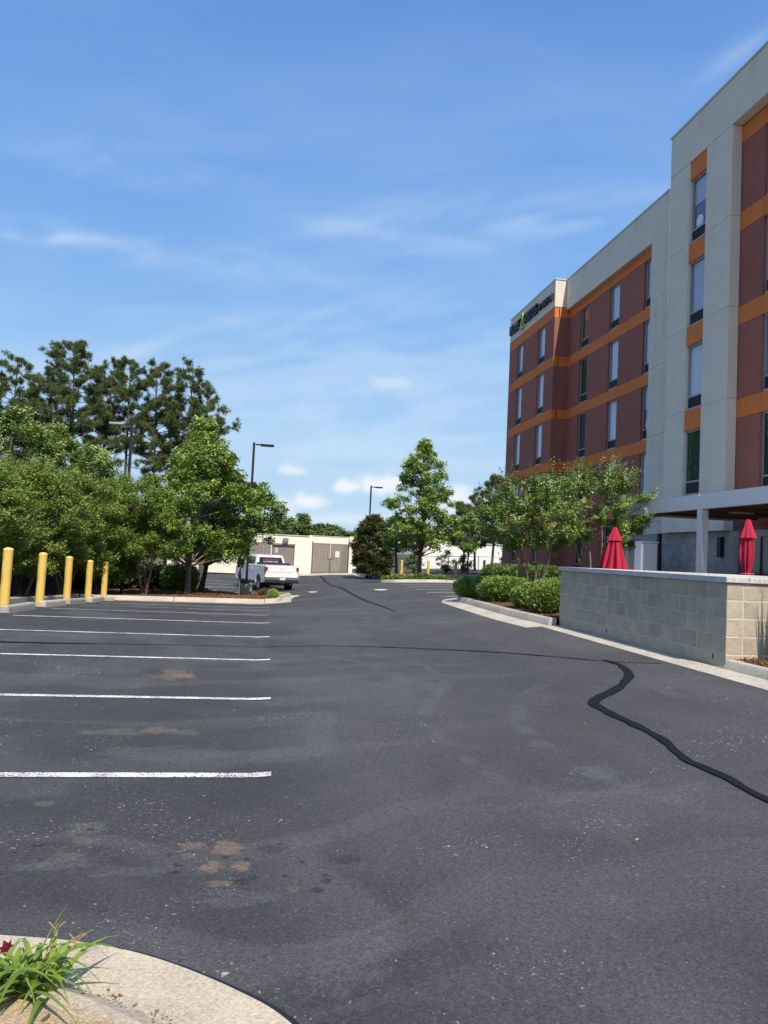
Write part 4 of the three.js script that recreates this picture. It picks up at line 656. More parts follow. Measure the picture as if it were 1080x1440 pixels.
// crape myrtles: several stems from the ground, a vase of fine leaves, arching shoots and white panicles
function myrtle({ x, z, y, h, from, r, label, group, clumps = 90, per = 60, cr = .42, pal = PAL.myrtle, shoots = 120, flowers = 6, stems = 6, spread = .5, squash = 1, mat = M.leaf, geo = GEO.myrtle, size = [.8, 1.3], skew = 0 }) {
  const o = thing('crape_myrtle', label, 'crape myrtle', [x, y, z], 0, group), wood = [], spots = [], sh2 = [], fl = [], off = rr(0, 60), H = h - from, C = [], forks = [];
  for (let k = 0; k < stems; k++) { const a = k / stems * 6.283 + rr(-.3, .3), b = V(Math.cos(a) * .1, 0, Math.sin(a) * .1), e = V(Math.cos(a) * r * spread * rr(.7, 1.1) + skew * .5, from + H * rr(.2, .45), Math.sin(a) * r * spread * rr(.7, 1.1)); wood.push(bough(b, e, rr(.028, .042), .018, .06, 6)); forks.push(e); }
  for (let k = 0; k < clumps; k++) { const t = rnd(), a = rr(0, 6.283), n = .7 + .6 * fbm(Math.cos(a) * 1.8 + off, Math.sin(a) * 1.8 + t * 3, 3), R = r * Math.pow(Math.max(0, Math.sin(Math.PI * (t * .82 + .14))), .6) * n, q = R * Math.sqrt(rr(.2, 1)), c = V(Math.cos(a) * q + skew * t, from + t * H, Math.sin(a) * q * squash); C.push([c, q / r, a]); let best = forks[0]; for (const f of forks) if (f.distanceTo(c) < best.distanceTo(c)) best = f; if (rnd() < .7) wood.push(bough(best, c, .014, .004, .12)); }
  for (const [c] of C) for (let k = 0; k < per; k++) spots.push([c.clone().add(V(gauss(), gauss() * .7, gauss()).multiplyScalar(cr * .6)), rr(...size), null, tint(pal)]);
  for (let k = 0; k < shoots; k++) { const [c, q, a] = C[Math.floor(rnd() * C.length)]; if (q < .35 && c.y < from + H * .6) continue; const d = V(Math.cos(a) * q * 1.1 + rr(-.3, .3), rr(.35, 1.1) * (c.y > from + H * .55 ? 1.3 : .5), Math.sin(a) * q * 1.1 + rr(-.3, .3)).normalize(); sh2.push([c.clone().addScaledVector(d, cr * .55), rr(.8, 1.5), d, tint(pal)]); }
  for (let k = 0; k < flowers; k++) { const [c, q, a] = C[Math.floor(rnd() * C.length)]; const b = c.clone().add(V(Math.cos(a) * cr * .7, cr * rr(.2, .7), Math.sin(a) * cr * .7)); for (let i = 0; i < 12; i++) fl.push([b.clone().add(V(gauss() * .04, i * .018, gauss() * .04)), rr(.7, 1.1), null, tint(PAL.white)]); }
  part('trunk', wood, M.barkMyrtle, o); scatter('crown', geo, mat, spots, o); if (sh2.length) scatter('crown_shoots', GEO.shoot, mat, sh2, o); if (fl.length) scatter('blossoms', GEO.flower, M.leaf, fl, o); return o;
}
reseed(91);
const LATER = [];
// hedge-like row behind the bollards
for (const [px, ptop, z, r, from, l] of [[-30, 655, -23.5, 2.3, 1.0, 'row'], [45, 660, -25.5, 2.2, 1.15, 'row'], [100, 672, -28, 2.1, 1.2, 'row'], [20, 664, -29.5, 2.4, 1.0, 'row'], [150, 690, -31, 2.0, 1.0, 'row'], [-75, 655, -21, 2.2, 1.0, 'row'], [85, 676, -33, 2.3, .9, 'row']]) {
  const p = atZ(px, ptop, z), yb = G(p.x, z) + .1; myrtle({ x: p.x, z, y: yb, h: p.y - yb + .1, from: from - .3, r, label: 'dense olive-green crape myrtle in the row behind the black fence', group: 'crape myrtle row', clumps: 130, per: 60, cr: .46, pal: PAL.olive, shoots: 110, flowers: 2, spread: .4, size: [1, 1.6] });
}
{ const z = -30.6, p = atZ(203, 835, z); myrtle({ x: p.x, z, y: G(p.x, z) + .08, h: 4.5, from: 1.5, r: 1.9, label: 'pale-stemmed crape myrtle with white blossoms next to the island tree', clumps: 110, per: 65, cr: .45, pal: [...PAL.maple, ...PAL.olive], shoots: 60, flowers: 24, spread: .28, size: [1, 1.6], skew: -.3 }); }
// dark evergreen shrubs closing the view under the canopy
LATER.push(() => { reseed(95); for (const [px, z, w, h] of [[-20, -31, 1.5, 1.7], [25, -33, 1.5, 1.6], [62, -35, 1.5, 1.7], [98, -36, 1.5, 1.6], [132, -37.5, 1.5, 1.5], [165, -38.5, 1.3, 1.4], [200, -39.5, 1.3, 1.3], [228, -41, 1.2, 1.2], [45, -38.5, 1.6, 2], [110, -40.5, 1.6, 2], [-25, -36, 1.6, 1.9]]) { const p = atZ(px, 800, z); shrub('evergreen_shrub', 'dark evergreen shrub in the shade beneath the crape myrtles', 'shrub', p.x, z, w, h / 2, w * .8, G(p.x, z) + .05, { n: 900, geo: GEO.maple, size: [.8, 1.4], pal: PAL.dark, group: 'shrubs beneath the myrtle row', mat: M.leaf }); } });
// pair in the hedge planter
{ const z = -18.2, p = atZ(748, 826, z); myrtle({ x: p.x, z, y: G(p.x, z) + .1, h: 3.0, from: 1.3, r: 1.2, label: 'vase-shaped crape myrtle rising from the clipped hedges', clumps: 74, per: 46, cr: .27, shoots: 230, flowers: 6, stems: 8, spread: .5, mat: M.leafGloss });
  myrtle({ x: 9.35, z: -20.9, y: G(9.35, -20.9) + .1, h: 3.5, from: 1.45, r: 1.5, label: 'crape myrtle behind the red umbrella, reaching toward the pergola', clumps: 92, per: 46, cr: .28, shoots: 300, flowers: 8, stems: 7, spread: .45, mat: M.leafGloss, skew: .1 }); }
// ---------------------------------------------------------------- hedges and low plants
reseed(101);
function shrub(name, label, cat, x, z, rx, ry, rz, y, { n = 1500, geo = GEO.hedge, pal = PAL.hedge, size = [.8, 1.4], power = 2.6, group, mat = M.leafGloss, wild = .12, turn = 0 } = {}) {
  const o = thing(name, label, cat, [x, y, z], turn, group), spots = [], wood = [], off = rr(0, 40);
  for (let k = 0; k < 7; k++) { const a = rr(0, 6.28); wood.push(bough(V(rr(-.06, .06), -.05, rr(-.06, .06)), V(Math.cos(a) * rx * .6, ry * rr(.9, 1.5), Math.sin(a) * rz * .6), .014, .005, .1)); }
  for (let k = 0; k < n; k++) { const d = V(gauss(), gauss(), gauss()).normalize(), q = Math.pow(Math.pow(Math.abs(d.x), power) + Math.pow(Math.abs(d.y), power) + Math.pow(Math.abs(d.z), power), -1 / power) * Math.pow(rnd(), .22) * (1 - wild + 2 * wild * fbm(d.x * 2.4 + off, d.z * 2.4 + d.y * 2, 3)), p = V(d.x * q * rx, ry + d.y * q * ry, d.z * q * rz); if (p.y < .03) p.y = .03 + rnd() * .1; spots.push([p, rr(...size), null, tint(pal)]); }
  part('stems', wood, M.bark, o); scatter('foliage', geo, mat, spots, o); return o;
}
LATER.forEach((f) => f()); reseed(102);
const HG = (px, py, z, w, h, label, n = 2600) => { const p = atZ(px, py, z); return shrub('hedge_shrub', label, 'hedge', p.x, z, w * 1.02, h * .39, w * .92, G(p.x, z) + .1, { n, group: 'clipped hedges in the planter' }); };
HG(668, 835, -20.0, .55, .72, 'clipped round hedge at the tip of the planter'); HG(712, 838, -17.9, .62, .78, 'clipped hedge in front of the vase-shaped myrtle', 3000); HG(690, 835, -19.4, .5, .72, 'clipped hedge between the planter tip and the myrtle');
HG(752, 850, -15.4, .46, .68, 'clipped hedge between the myrtle and the block wall', 3000); HG(776, 855, -14.3, .42, .7, 'clipped hedge touching the end of the block wall', 2800); HG(778, 822, -17.4, .5, .7, 'clipped hedge behind the block wall end');
HG(738, 822, -19.2, .55, .7, 'clipped hedge behind the stems of the vase-shaped myrtle'); HG(800, 812, -19.8, .6, .7, 'clipped hedge hidden behind the block wall end');
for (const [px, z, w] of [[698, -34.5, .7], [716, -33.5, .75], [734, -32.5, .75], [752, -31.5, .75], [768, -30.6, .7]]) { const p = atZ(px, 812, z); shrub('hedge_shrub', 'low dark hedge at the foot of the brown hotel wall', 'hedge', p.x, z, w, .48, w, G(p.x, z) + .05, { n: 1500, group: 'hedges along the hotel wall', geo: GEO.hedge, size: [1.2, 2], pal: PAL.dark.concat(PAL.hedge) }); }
for (let k = 0; k < 11; k++) { const px = 548 + k * 8.2 + rr(-2, 2), z = -41.2 - rr(0, 1.3), p = atZ(px, 805, z); shrub('groundcover_plant', 'low green plant in the maple island', 'plant', p.x, z, rr(.25, .4), rr(.1, .2), rr(.25, .35), G(p.x, z) + .06, { n: 200, geo: GEO.maple, size: [.5, .9], pal: PAL.bush.concat(PAL.maple), group: 'groundcover under the maple', wild: .4 }); }
{ const p = atZ(388, 838, -29.4); shrub('grass_tuft', 'small yellow-green tuft on the island kerb', 'plant', p.x - .1, -29.4, .16, .14, .16, G(p.x, -29.4) + .1, { n: 140, geo: GEO.needle, size: [.4, .7], pal: PAL.mapleTip, mat: M.leaf }); const q = atZ(373, 829, -31); shrub('grass_tuft', 'dry brown tuft beside the pole footing', 'plant', q.x, -33, .25, .12, .25, G(q.x, -33) + .08, { n: 160, geo: GEO.needle, size: [.5, .8], pal: [[.22, .15, .07], [.16, .1, .05]], mat: M.leaf }); const s = atZ(238, 800, -33.5); shrub('hedge_shrub', 'bright rounded shrub under the island trees', 'hedge', s.x, -38, .9, .7, .8, G(s.x, -38), { n: 1600, geo: GEO.maple, size: [.5, .8], pal: PAL.maple }); }
for (const [px, z, h] of [[628, -61.4, 1.9], [652, -61.8, 1.5], [715, -60, 2.0], [581, -61.6, 1.6]]) { const p = atZ(px, 805, z); broadleaf({ name: 'young_tree', label: 'small dark sapling at the far fence', group: 'saplings at the far fence', x: p.x, z, y: G(p.x, z), h, crownFrom: .25, r: .95, shape: oval, trunkR: .03, clumps: 26, per: 9, cr: .4, geo: GEO.maple, pal: PAL.dark.concat(PAL.maple), limbs: .9, size: [.8, 1.4] }); }
// plant out of frame beside the sunlit wall end; its shade falls on the blocks
{ const o = thing('tall_grass', 'tuft of tall blades beside the sunlit end of the block wall', 'plant', [5.84, G(5.84, -7.62) + .1, -7.62]); const m = leafMat(); m.color.setRGB(.09, .14, .03); for (let k = 0; k < 95; k++) { const a = rr(0, 6.28), L = rr(.55, 1.18), q = rr(.03, .16) * L; part('leaf', blade(V(rr(-.13, .09), 0, rr(-.06, .05)), a, L, q, rr(.013, .024)), m, o); } }
function blade(at, a, L, reach, w, droop = 0) { const n = 7, pos = [], idx = [], s = V(-Math.sin(a), 0, Math.cos(a)); for (let k = 0; k <= n; k++) { const t = k / n, c = at.clone().add(V(Math.cos(a) * reach * Math.pow(t, 1.5), L * (t - droop * t * t * t), Math.sin(a) * reach * Math.pow(t, 1.5))), q = w * Math.sin(Math.PI * Math.min(.97, .22 + t * .75)) * (1 - .6 * t * t); for (const d of [-1, 0, 1]) { const p = c.clone().addScaledVector(s, d * q); p.y -= d ? 0 : q * .45; pos.push(p.x, p.y, p.z); } if (k) { const u = k * 3; idx.push(u - 3, u - 2, u, u - 2, u + 1, u, u - 2, u - 1, u + 1, u - 1, u + 2, u + 1); } } const g = new THREE.BufferGeometry(); g.setAttribute('position', new THREE.Float32BufferAttribute(pos, 3)); g.setIndex(idx); g.computeVertexNormals(); return g; }
// the daylily
reseed(111);
{
  const o = thing('daylily', 'daylily clump with arching strap leaves and one dark red bloom', 'daylily', [-.66, G(-.66, -2.6) + .06, -2.6]);
  const mats = [[.16, .27, .03], [.2, .31, .04], [.12, .21, .025], [.24, .33, .06]].map((c) => { const m = leafMat({ roughness: .5, transmission: .3 }); m.color.setRGB(...c); return m; });
  for (let k = 0; k < 66; k++) { const a = rr(0, 6.283), L = rr(.14, .30), R = rr(.12, .38), t = rnd(); part('leaf', blade(V(gauss() * .09, 0, gauss() * .05), a, L * 1.15, R * (.55 + .6 * t), rr(.010, .0165), rr(.5, 1.1)), mats[Math.floor(rnd() * 4)], o); }
  part('leaf', blade(V(.0, 0, -.02), -.55, .3, .12, .008, .1), mats[1], o);
  const yl = leafMat(); yl.color.setRGB(.6, .45, .04); part('leaf', blade(V(.06, .1, .05), .4, .1, .06, .007, .6), yl, o);
  const st = leafMat(); st.color.setRGB(.13, .2, .04); const dry = std([.42, .26, .16]);
  const bp = atZ(13, 1342, -2.72).sub(o.position); part('stem', bough(V(-.05, 0, -.02), bp, .004, .003, .04), st, o);
  const bl = new THREE.Group(); bl.name = 'bloom'; bl.position.copy(bp); bl.rotation.set(.5, 0, .2); o.add(bl); const red = leafMat({ transmission: .2 }); red.color.setRGB(.14, .006, .022);
  for (let k = 0; k < 6; k++) part('petal', blade(V(0, 0, 0), k * 1.047, .05, .026, k % 2 ? .012 : .018, .15), red, bl);
  for (const [x, z, h] of [[.06, -.1, .17], [.13, -.08, .14]]) { part('stem', bough(V(x * .4, 0, z * .3), V(x, h, z), .003, .002, .05), dry, o); for (const d of [-.02, .015, .03]) part('bud', bough(V(x, h, z), V(x + d, h + .03, z + .01), .0018, .003, 0), dry, o); }
}
// ---------------------------------------------------------------- black picket fence behind the bollards
{
  const o = thing('picket_fence', 'black metal picket fence in the shade of the crape myrtles', 'fence'), X = -7.35, pick = new THREE.BoxGeometry(.018, 1.4, .018), post = uvm(new THREE.BoxGeometry(.06, 1.6, .06));
  for (let z = -15; z > -30; z -= .115) { const p = part('picket', pick, M.blackMetal, o); p.position.set(X, G(X, z) + .88, z); }
  for (let z = -15; z > -30.2; z -= 2.4) { const p = part('post', post, M.blackMetal, o); p.position.set(X, G(X, z) + .9, z); for (const h of [.32, 1.2, 1.42]) { const z2 = z - 2.4; part('rail', rod(V(X, G(X, z) + h + .12, z), V(X, G(X, z2) + h + .12, z2), .02, .02, 4), M.blackMetal, o); } }
}
// ---------------------------------------------------------------- lamp posts and sign posts
function lampPost(x, z, y, H, arm, label, plinth) {
  const o = thing('lamp_post', label, 'lamp post', [x, y, z]);
  if (plinth) part('footing', cbox(-.26, .26, -.1, .5, -.26, .26, .03), M.concreteGrey, o);
  part('pole', cbox(-.052, .052, plinth ? .5 : 0, H, -.052, .052, .008), M.blackMetal, o); part('base_cover', cbox(-.14, .14, plinth ? .502 : 0, plinth ? .62 : .15, -.14, .14, .01), M.blackMetal, o);
  const s = Math.sign(arm), a = Math.abs(arm); part('arm', box(s * .07, s * .3, H - .12, H - .06, -.03, .03), M.blackMetal, o);
  const hd = part('head', cbox(0, a - .3, -.04, .04, -.17, .17, .02), M.blackMetal, o); hd.position.set(s > 0 ? .3 : -.3, H - .1, 0); if (s < 0) hd.rotation.y = Math.PI; 
  const ln = part('lens', box(.08, a - .38, -.052, -.041, -.12, .12), std([.6, .6, .56]), hd); return o;
}
{ const a = atZ(354.5, 622, -35.2), b = atZ(346, 826, -35.2); lampPost(b.x, -35.2, G(b.x, -35.2) + .08, a.y - G(b.x, -35.2) - .08, .9, 'black lamp post on a concrete footing beside the pickup', true);
  const c = atZ(186, 594, -31.6); const l = lampPost(c.x, -31.6, G(c.x, -31.6), c.y - G(c.x, -31.6), -.85, 'black lamp post rising out of the crape myrtles', false); l.children.find((m) => m.name === 'head').material = std([.45, .45, .45], { metalness: .3, roughness: .35 });  // paler head colour paints in sunlight on this one lamp
  const e = atZ(522, 683, -55.5); lampPost(e.x, -55.5, G(e.x, -55.5), e.y - G(e.x, -55.5), .85, 'distant black lamp post behind the magnolia', false); }
{ const z = -33.3, p = atZ(336, 833, z), o = thing('sign_post', 'thin grey post with a small dark sign seen from behind', 'sign', [p.x, G(p.x, z) + .08, z]); part('post', box(-.03, .03, 0, 1.5, -.02, .02), std([.12, .17, .19], { metalness: .3, roughness: .5 }), o); part('plate', cbox(-.13, .13, 1.2, 1.62, .025, .04, .005), M.blackMetal, o); }
// ---------------------------------------------------------------- the pickup
reseed(121);
{
  const P = onGround(407, 828.5), x0 = .98, z0 = -43.9, gy = G(.7, -46) - .0;
  const o = thing('pickup_truck', 'white crew-cab pickup with a lettered rear window, parked beyond the island', 'pickup', [x0 + .12, gy, z0], .31);
  const paint = phy([.80, .81, .82], { roughness: .3, clearcoat: .7, clearcoatRoughness: .12 }), dark = std([.02, .02, .022], { roughness: .55 }), chrome = std([.6, .6, .6], { metalness: .9, roughness: .22 }), glass = phy([.02, .024, .028], { roughness: .06, clearcoat: 1 });
  // side outline in (z, y); rear bumper at z = 0, front at -6
  const W = .99, wheels = [-1.25, -5.1], R = .5;
  const s = new THREE.Shape(); s.moveTo(-.06, .62); s.lineTo(-.03, 1.0); s.lineTo(-.05, 1.44); s.lineTo(-1.95, 1.45); s.lineTo(-2.0, 1.42); s.lineTo(-4.55, 1.4); s.quadraticCurveTo(-5.6, 1.38, -5.95, 1.22); s.lineTo(-6.02, .62); s.lineTo(-5.85, .5);
  s.lineTo(wheels[1] - R, .5); s.absarc(wheels[1], .46, R, Math.PI - .08, .08, true); s.lineTo(wheels[0] - R, .46); s.absarc(wheels[0], .46, R, Math.PI - .08, .08, true); s.lineTo(-.25, .55); s.closePath();
  const ext = (shape, w, bev = .05) => { const g = new THREE.ExtrudeGeometry(shape, { depth: 2 * w - 2 * bev, bevelEnabled: true, bevelThickness: bev, bevelSize: bev * .7, bevelSegments: 2, curveSegments: 10 }); g.translate(0, 0, -w + bev); g.rotateY(-Math.PI / 2); return toCreasedNormals(g, .5); };
  part('body', ext(s, W, .06), paint, o);
  const c = new THREE.Shape(); c.moveTo(-2.02, 1.4); c.lineTo(-2.28, 1.93); c.quadraticCurveTo(-2.35, 2.0, -2.6, 2.01); c.lineTo(-3.6, 2.0); c.quadraticCurveTo(-3.75, 1.98, -3.85, 1.92); c.lineTo(-4.6, 1.39); c.closePath();
  const cab = ext(c, .86, .05); { const p = cab.attributes.position; for (let i = 0; i < p.count; i++) { const y = p.getY(i); p.setX(i, p.getX(i) * (1.06 - .14 * clamp((y - 1.4) / .6, 0, 1))); } cab.computeVertexNormals(); } part('cab', toCreasedNormals(cab, .5), paint, o);
  // rear window with lettering
  const cv = document.createElement('canvas'); cv.width = 512; cv.height = 192; const x = cv.getContext('2d'); x.fillStyle = '#0a0c0e'; x.fillRect(0, 0, 512, 192);
  const scribble = (y, h, x0, x1, col) => { x.fillStyle = col; for (let q = x0; q < x1;) { const w = rr(9, 20); if (rnd() < .88) { x.fillRect(q, y, 4, h); if (rnd() < .6) x.fillRect(q, y, w, 4); if (rnd() < .6) x.fillRect(q, y + h / 2 - 2, w, 4); if (rnd() < .6) x.fillRect(q, y + h - 4, w, 4); if (rnd() < .5) x.fillRect(q + w - 4, y, 4, h); } q += w + 5; } };
  scribble(40, 38, 80, 450, '#c8343e'); scribble(98, 24, 100, 420, '#e8e6e6'); scribble(132, 26, 60, 450, '#e8e6e6');
  const ct = new THREE.CanvasTexture(cv); ct.colorSpace = THREE.SRGBColorSpace;
  const rw = new THREE.PlaneGeometry(1.5, .5); { const p = rw.attributes.position; for (let i = 0; i < 4; i++) if (p.getY(i) > 0) p.setX(i, p.getX(i) * .9); } rw.rotateX(-.46); rw.translate(0, 1.68, -2.085); part('rear_window', rw, phy([1, 1, 1], { map: ct, roughness: .1, clearcoat: 1 }), o);
  part('brake_light', box(-.2, .2, 1.95, 1.985, -2.3, -2.26), std([.15, .01, .01]), o);
  for (const q of [-1, 1]) {
    const side = (pts) => { const h = new THREE.Shape(); pts.forEach(([a, b], i) => i ? h.lineTo(a, b) : h.moveTo(a, b)); const g = new THREE.ExtrudeGeometry(h, { depth: .012, bevelEnabled: false }); g.rotateY(-Math.PI / 2); const p = g.attributes.position; for (let i = 0; i < p.count; i++) { const y = p.getY(i); p.setX(i, q * (.862 * (1.06 - .14 * clamp((y - 1.4) / .6, 0, 1)) + .006) + p.getX(i)); } return g; };
    part('side_window', side([[-2.28, 1.5], [-2.42, 1.9], [-3.0, 1.92], [-3.03, 1.47]]), glass, o); part('side_window', side([[-3.12, 1.47], [-3.1, 1.92], [-3.62, 1.92], [-4.2, 1.5]]), glass, o);
    for (const z of [-2.25, -3.07, -4.15]) part('door_gap', box(q * (W - .004), q * (W + .003), .62, 1.4, z - .008, z + .008), dark, o);
    for (const z of [-2.5, -3.35]) part('door_handle', cbox(q * W, q * (W + .03), 1.2, 1.24, z - .1, z + .1, .008), paint, o);
    part('mirror', cbox(q * (W + .04), q * (W + .26), 1.4, 1.68, -4.02, -3.9, .03), dark, o); part('mirror_arm', box(q * (W - .08), q * (W + .06), 1.42, 1.48, -3.99, -3.93), dark, o);
    part('sill_trim', box(q * (W - .02), q * (W + .02), .42, .54, -4.5, -1.85), dark, o);
    part('tail_light', cbox(q * (W - .16), q * (W + .012), 1.0, 1.4, -.16, .005, .02), phy([.35, .008, .012], { roughness: .15, clearcoat: 1 }), o);
    for (const wz of wheels) {
      const wl = new THREE.Group(); wl.name = 'wheel'; wl.position.set(q * (W - .15), .41, wz); o.add(wl);
      const ty = new THREE.LatheGeometry([[.25, -.13], [.37, -.14], [.405, -.1], [.41, 0], [.405, .1], [.37, .14], [.25, .13]].map(([a, b]) => new THREE.Vector2(a, b)), 28); ty.rotateZ(Math.PI / 2); part('tyre', ty, std([.018, .018, .019], { roughness: .9 }), wl);
      const ri = new THREE.LatheGeometry([[.001, .09], [.08, .1], [.1, .07], [.2, .075], [.25, .12], [.265, .13], [.25, -.1]].map(([a, b]) => new THREE.Vector2(a, b * q)), 24); ri.rotateZ(-Math.PI / 2); part('rim', ri, std([.4, .4, .4], { metalness: .8, roughness: .3 }), wl);
    }
  }
  part('tailgate', cbox(-W + .17, W - .17, .9, 1.43, -.05, .012, .02), paint, o); part('tailgate_emboss', cbox(-W + .32, W - .32, 1.1, 1.24, .008, .022, .006), paint, o); part('tailgate_handle', cbox(-.16, .16, 1.28, 1.36, .008, .028, .008), paint, o);
  part('bumper', cbox(-W, W, .62, .84, -.1, .14, .03), chrome, o); part('bumper_step', cbox(-W + .03, W - .03, .5, .7, -.1, .15, .02), dark, o);
  part('licence_plate', box(-.16, .16, .66, .8, .142, .15), std([.7, .72, .72]), o); part('tow_hitch', cbox(-.05, .05, .44, .52, -.1, .24, .01), dark, o);
  part('bed_cover', cbox(-W + .08, W - .08, 1.452, 1.6, -1.95, -1.2, .02), dark, o); part('bed_floor', box(-W + .1, W - .1, 1.452, 1.456, -.88, -.1), dark, o);
  part('underbody', box(-.7, .7, .34, .6, -5.7, -.3), dark, o); part('exhaust', rod(V(.5, .42, -.4), V(.55, .42, -.02), .04), chrome, o);
  part('front_bumper', cbox(-W, W, .5, .76, -6.14, -5.98, .03), chrome, o); part('radiator_grille', box(-.6, .6, .8, 1.15, -6.03, -6.0), dark, o);
  for (const q of [-1, 1]) part('headlight', cbox(q * .62, q * .95, .9, 1.15, -6.04, -5.98, .01), std([.6, .62, .65], { roughness: .1 }), o);
}
// ---------------------------------------------------------------- gated enclosure at the back of the lot
{
  const o = thing('gated_enclosure', 'cream walled enclosure with grey slatted gates and a grey door', 'enclosure'), Z = -63, y0 = -.6, cream = std(up([.80, .74, .62]), { map: rep(gStucco, .3), bumpMap: bumpRep(1), bumpScale: .003 }), gm = std(up([.20, .175, .16]), { map: rep(gSoft, .5), roughness: .6 }), gd = std([.09, .08, .075]);
  part('wall', [box(-7.5, .66, y0, 2.62, Z - .3, Z), box(.66, 2.5, 1.92, 2.62, Z - .3, Z), box(2.5, 3.62, y0, 2.62, Z - .3, Z)], cream, o);
  part('coping', cbox(-7.55, 3.66, 2.622, 2.7, Z - .38, Z + .06, .01), M.cap, o);
  part('wall', box(3.62, 3.9, y0, 2.72, Z - 4, Z - .302), cream, o); part('wall', [box(3.9, 7.2, 2.16, 2.7, Z - .75, Z - .5)], cream, o); part('wall', box(6.96, 7.26, y0, 2.8, Z - 4, Z + .02), cream, o); part('wall', box(3.62, 7.2, y0, 2.6, Z - 4.3, Z - 4), cream, o); part('coping', cbox(3.67, 7.3, 2.702, 2.76, Z - .8, Z - .46, .01), M.cap, o);
  const door = part('door', cbox(.7, 2.46, y0 + .1, 1.88, Z - .2, Z - .12, .01), gm, o); part('lintel', box(.64, 2.52, 1.84, 1.97, Z - .1, Z + .03), gm, o); part('door_notice', box(.95, 1.15, 1.2, 1.6, Z - .118, Z - .11), std([.5, .45, .42]), door);
  part('wall_lamp', cbox(1.5, 1.95, 2.1, 2.42, Z, Z + .25, .02), gm, o);
  for (let x = -1.5; x < .4; x += .3) part('panel', cbox(x, x + .285, y0 + .15, 2.0, Z + .002, Z + .04, .006), gm, o);
  for (const [a, b] of [[3.95, 5.42], [5.46, 6.94]]) {
    const g = new THREE.Group(); g.name = 'gate'; o.add(g); part('gate_frame', [box(a, b, y0 + .25, y0 + .33, Z - .5, Z - .46), box(a, b, 2.05, 2.12, Z - .5, Z - .46)], gd, g);
    const n = 12, w = (b - a) / n; for (let k = 0; k < n; k++) part('slat', cbox(a + k * w + .006, a + (k + 1) * w - .006, y0 + .22, 2.15, Z - .455, Z - .43, .004), gm, g);
  }
  part('gate_bolt', [rod(V(5.44, y0 + .1, Z - .4), V(5.44, .9, Z - .4), .025), rod(V(5.2, .9, Z - .4), V(5.75, .9, Z - .4), .02)], gd, o);
  part('hinge_post', cbox(3.92, 4.0, y0, 2.3, Z - .45, Z - .36, .01), gd, o);
  const cv = document.createElement('canvas'); cv.width = 96; cv.height = 144; const x = cv.getContext('2d'); x.fillStyle = '#f1e9e4'; x.fillRect(0, 0, 96, 144); x.fillStyle = '#b8505a'; for (const [yy, w] of [[16, 60], [40, 70], [70, 44], [96, 66], [118, 50]]) for (let q = (96 - w) / 2; q < (96 + w) / 2; q += 12) x.fillRect(q, yy, 8, 12);
  const t = new THREE.CanvasTexture(cv); t.colorSpace = THREE.SRGBColorSpace; const n = new THREE.PlaneGeometry(.32, .48); n.translate(6.03, 1.3, Z - .425); part('notice', n, std([1, 1, 1], { map: t }), o);
  const ap = setting('apron_slab', 'pale concrete apron in front of the gated enclosure', 'apron'); for (let k = 0; k < 4; k++) { const g = lotSheet(-1.6 + k * 2.3, .68 + k * 2.3, -63.1, -59.4, .5, .03); part('slab', g, M.concrete, ap); }
}
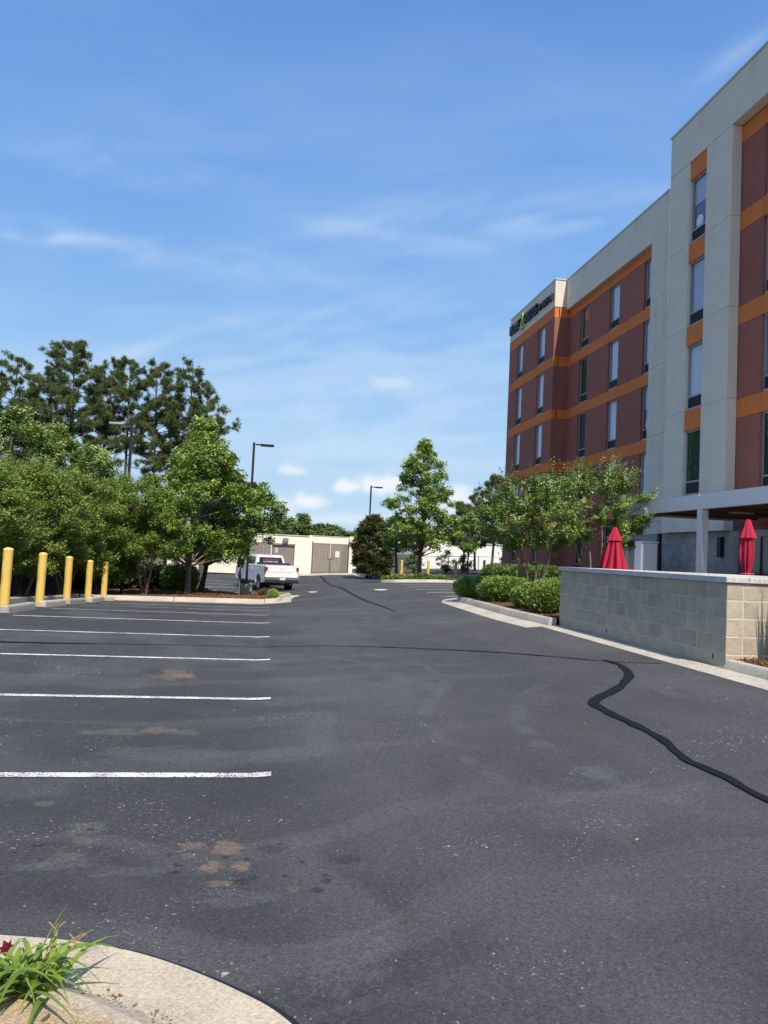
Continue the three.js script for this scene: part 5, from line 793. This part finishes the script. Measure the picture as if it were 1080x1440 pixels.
// ---------------------------------------------------------------- white warehouse and chain-link fence beyond
{
  const o = thing('warehouse', 'long low white warehouse beyond the chain-link fence', 'warehouse'), Z = -80, w = std(up([.78, .78, .77]), { map: rep(gSoft, .1) });
  part('wall', box(6, 16.4, -.6, 2.2, Z - 12, Z), w, o); part('wall', box(16.4, 60, -.6, 3.0, Z - 14, Z + 1), w, o); part('coping', box(16.3, 60, 3.002, 3.12, Z - 14, Z + 1.1), M.cap, o); part('coping', box(6, 16.3, 2.7, 2.85, Z - 12, Z + .1), M.cap, o);
  part('fascia', box(6, 16.39, 2.202, 2.7, Z - 12, Z - .6), w, o); part('canopy', box(9, 16.35, 1.55, 2.0, Z, Z + 1.2), std([.26, .3, .36]), o);
  for (let x = 18; x < 50; x += 4) part('wall_joint', box(x, x + .05, -.5, 2.98, Z + 1, Z + 1.012), std([.4, .4, .4]), o);
  const f = thing('chain_fence', 'thin chain-link fence in front of the white warehouse', 'fence'), z = -63.2, pm = std([.25, .24, .22], { metalness: .5, roughness: .5 });
  for (let x = 7.6; x < 36; x += 2.6) part('post', rod(V(x, G(x, z) - .1, z), V(x, G(x, z) + 1.5, z), .035, .035, 6), pm, f);
  for (const h of [.1, 1.45]) for (let x = 7.6; x < 36; x += 5.2) part('rail', rod(V(x, G(x, z) + h, z), V(x + 5.2, G(x + 5.2, z) + h, z), .022, .022, 5), pm, f);
  const wires = []; for (let x = 7.6; x < 36; x += .2) for (const s of [-1, 1]) { const a = V(x, G(x, z) + .1, z), b = V(x + s * 1.3, G(x, z) + 1.4, z); wires.push(rod(a, b, .0022, .0022, 3)); } const wm = part('wire_mesh', wires, pm, f); wm.userData.kind = 'stuff';
}
// ---------------------------------------------------------------- trees far behind
reseed(131);
for (const [px, py, z, r] of [[408, 733, -100, 3.2], [424, 724, -98, 2.8], [448, 738, -100, 3.4], [466, 741, -104, 3.2], [484, 748, -106, 3.0], [392, 738, -96, 3.4], [500, 752, -110, 3.2], [555, 748, -108, 3.2], [612, 742, -104, 3.6], [585, 750, -112, 3.4], [640, 750, -110, 3.4], [365, 735, -98, 3.4], [335, 728, -94, 3.6], [300, 722, -92, 3.8], [265, 715, -90, 4], [720, 750, -105, 4], [525, 752, -115, 3.6]]) {
  const p = atZ(px, py, z), yb = G(p.x, z); broadleaf({ name: 'distant_tree', label: 'distant green tree rising behind the low roofs', group: 'distant trees behind the roofs', x: p.x, z, y: yb, h: p.y - yb, crownFrom: .8, r, shape: oval, trunkR: .2, clumps: 46, per: 40, cr: 1.0, geo: GEO.far, pal: PAL.far, size: [.7, 1.2], limbs: .2 });
}
renderer.render(scene, camera);
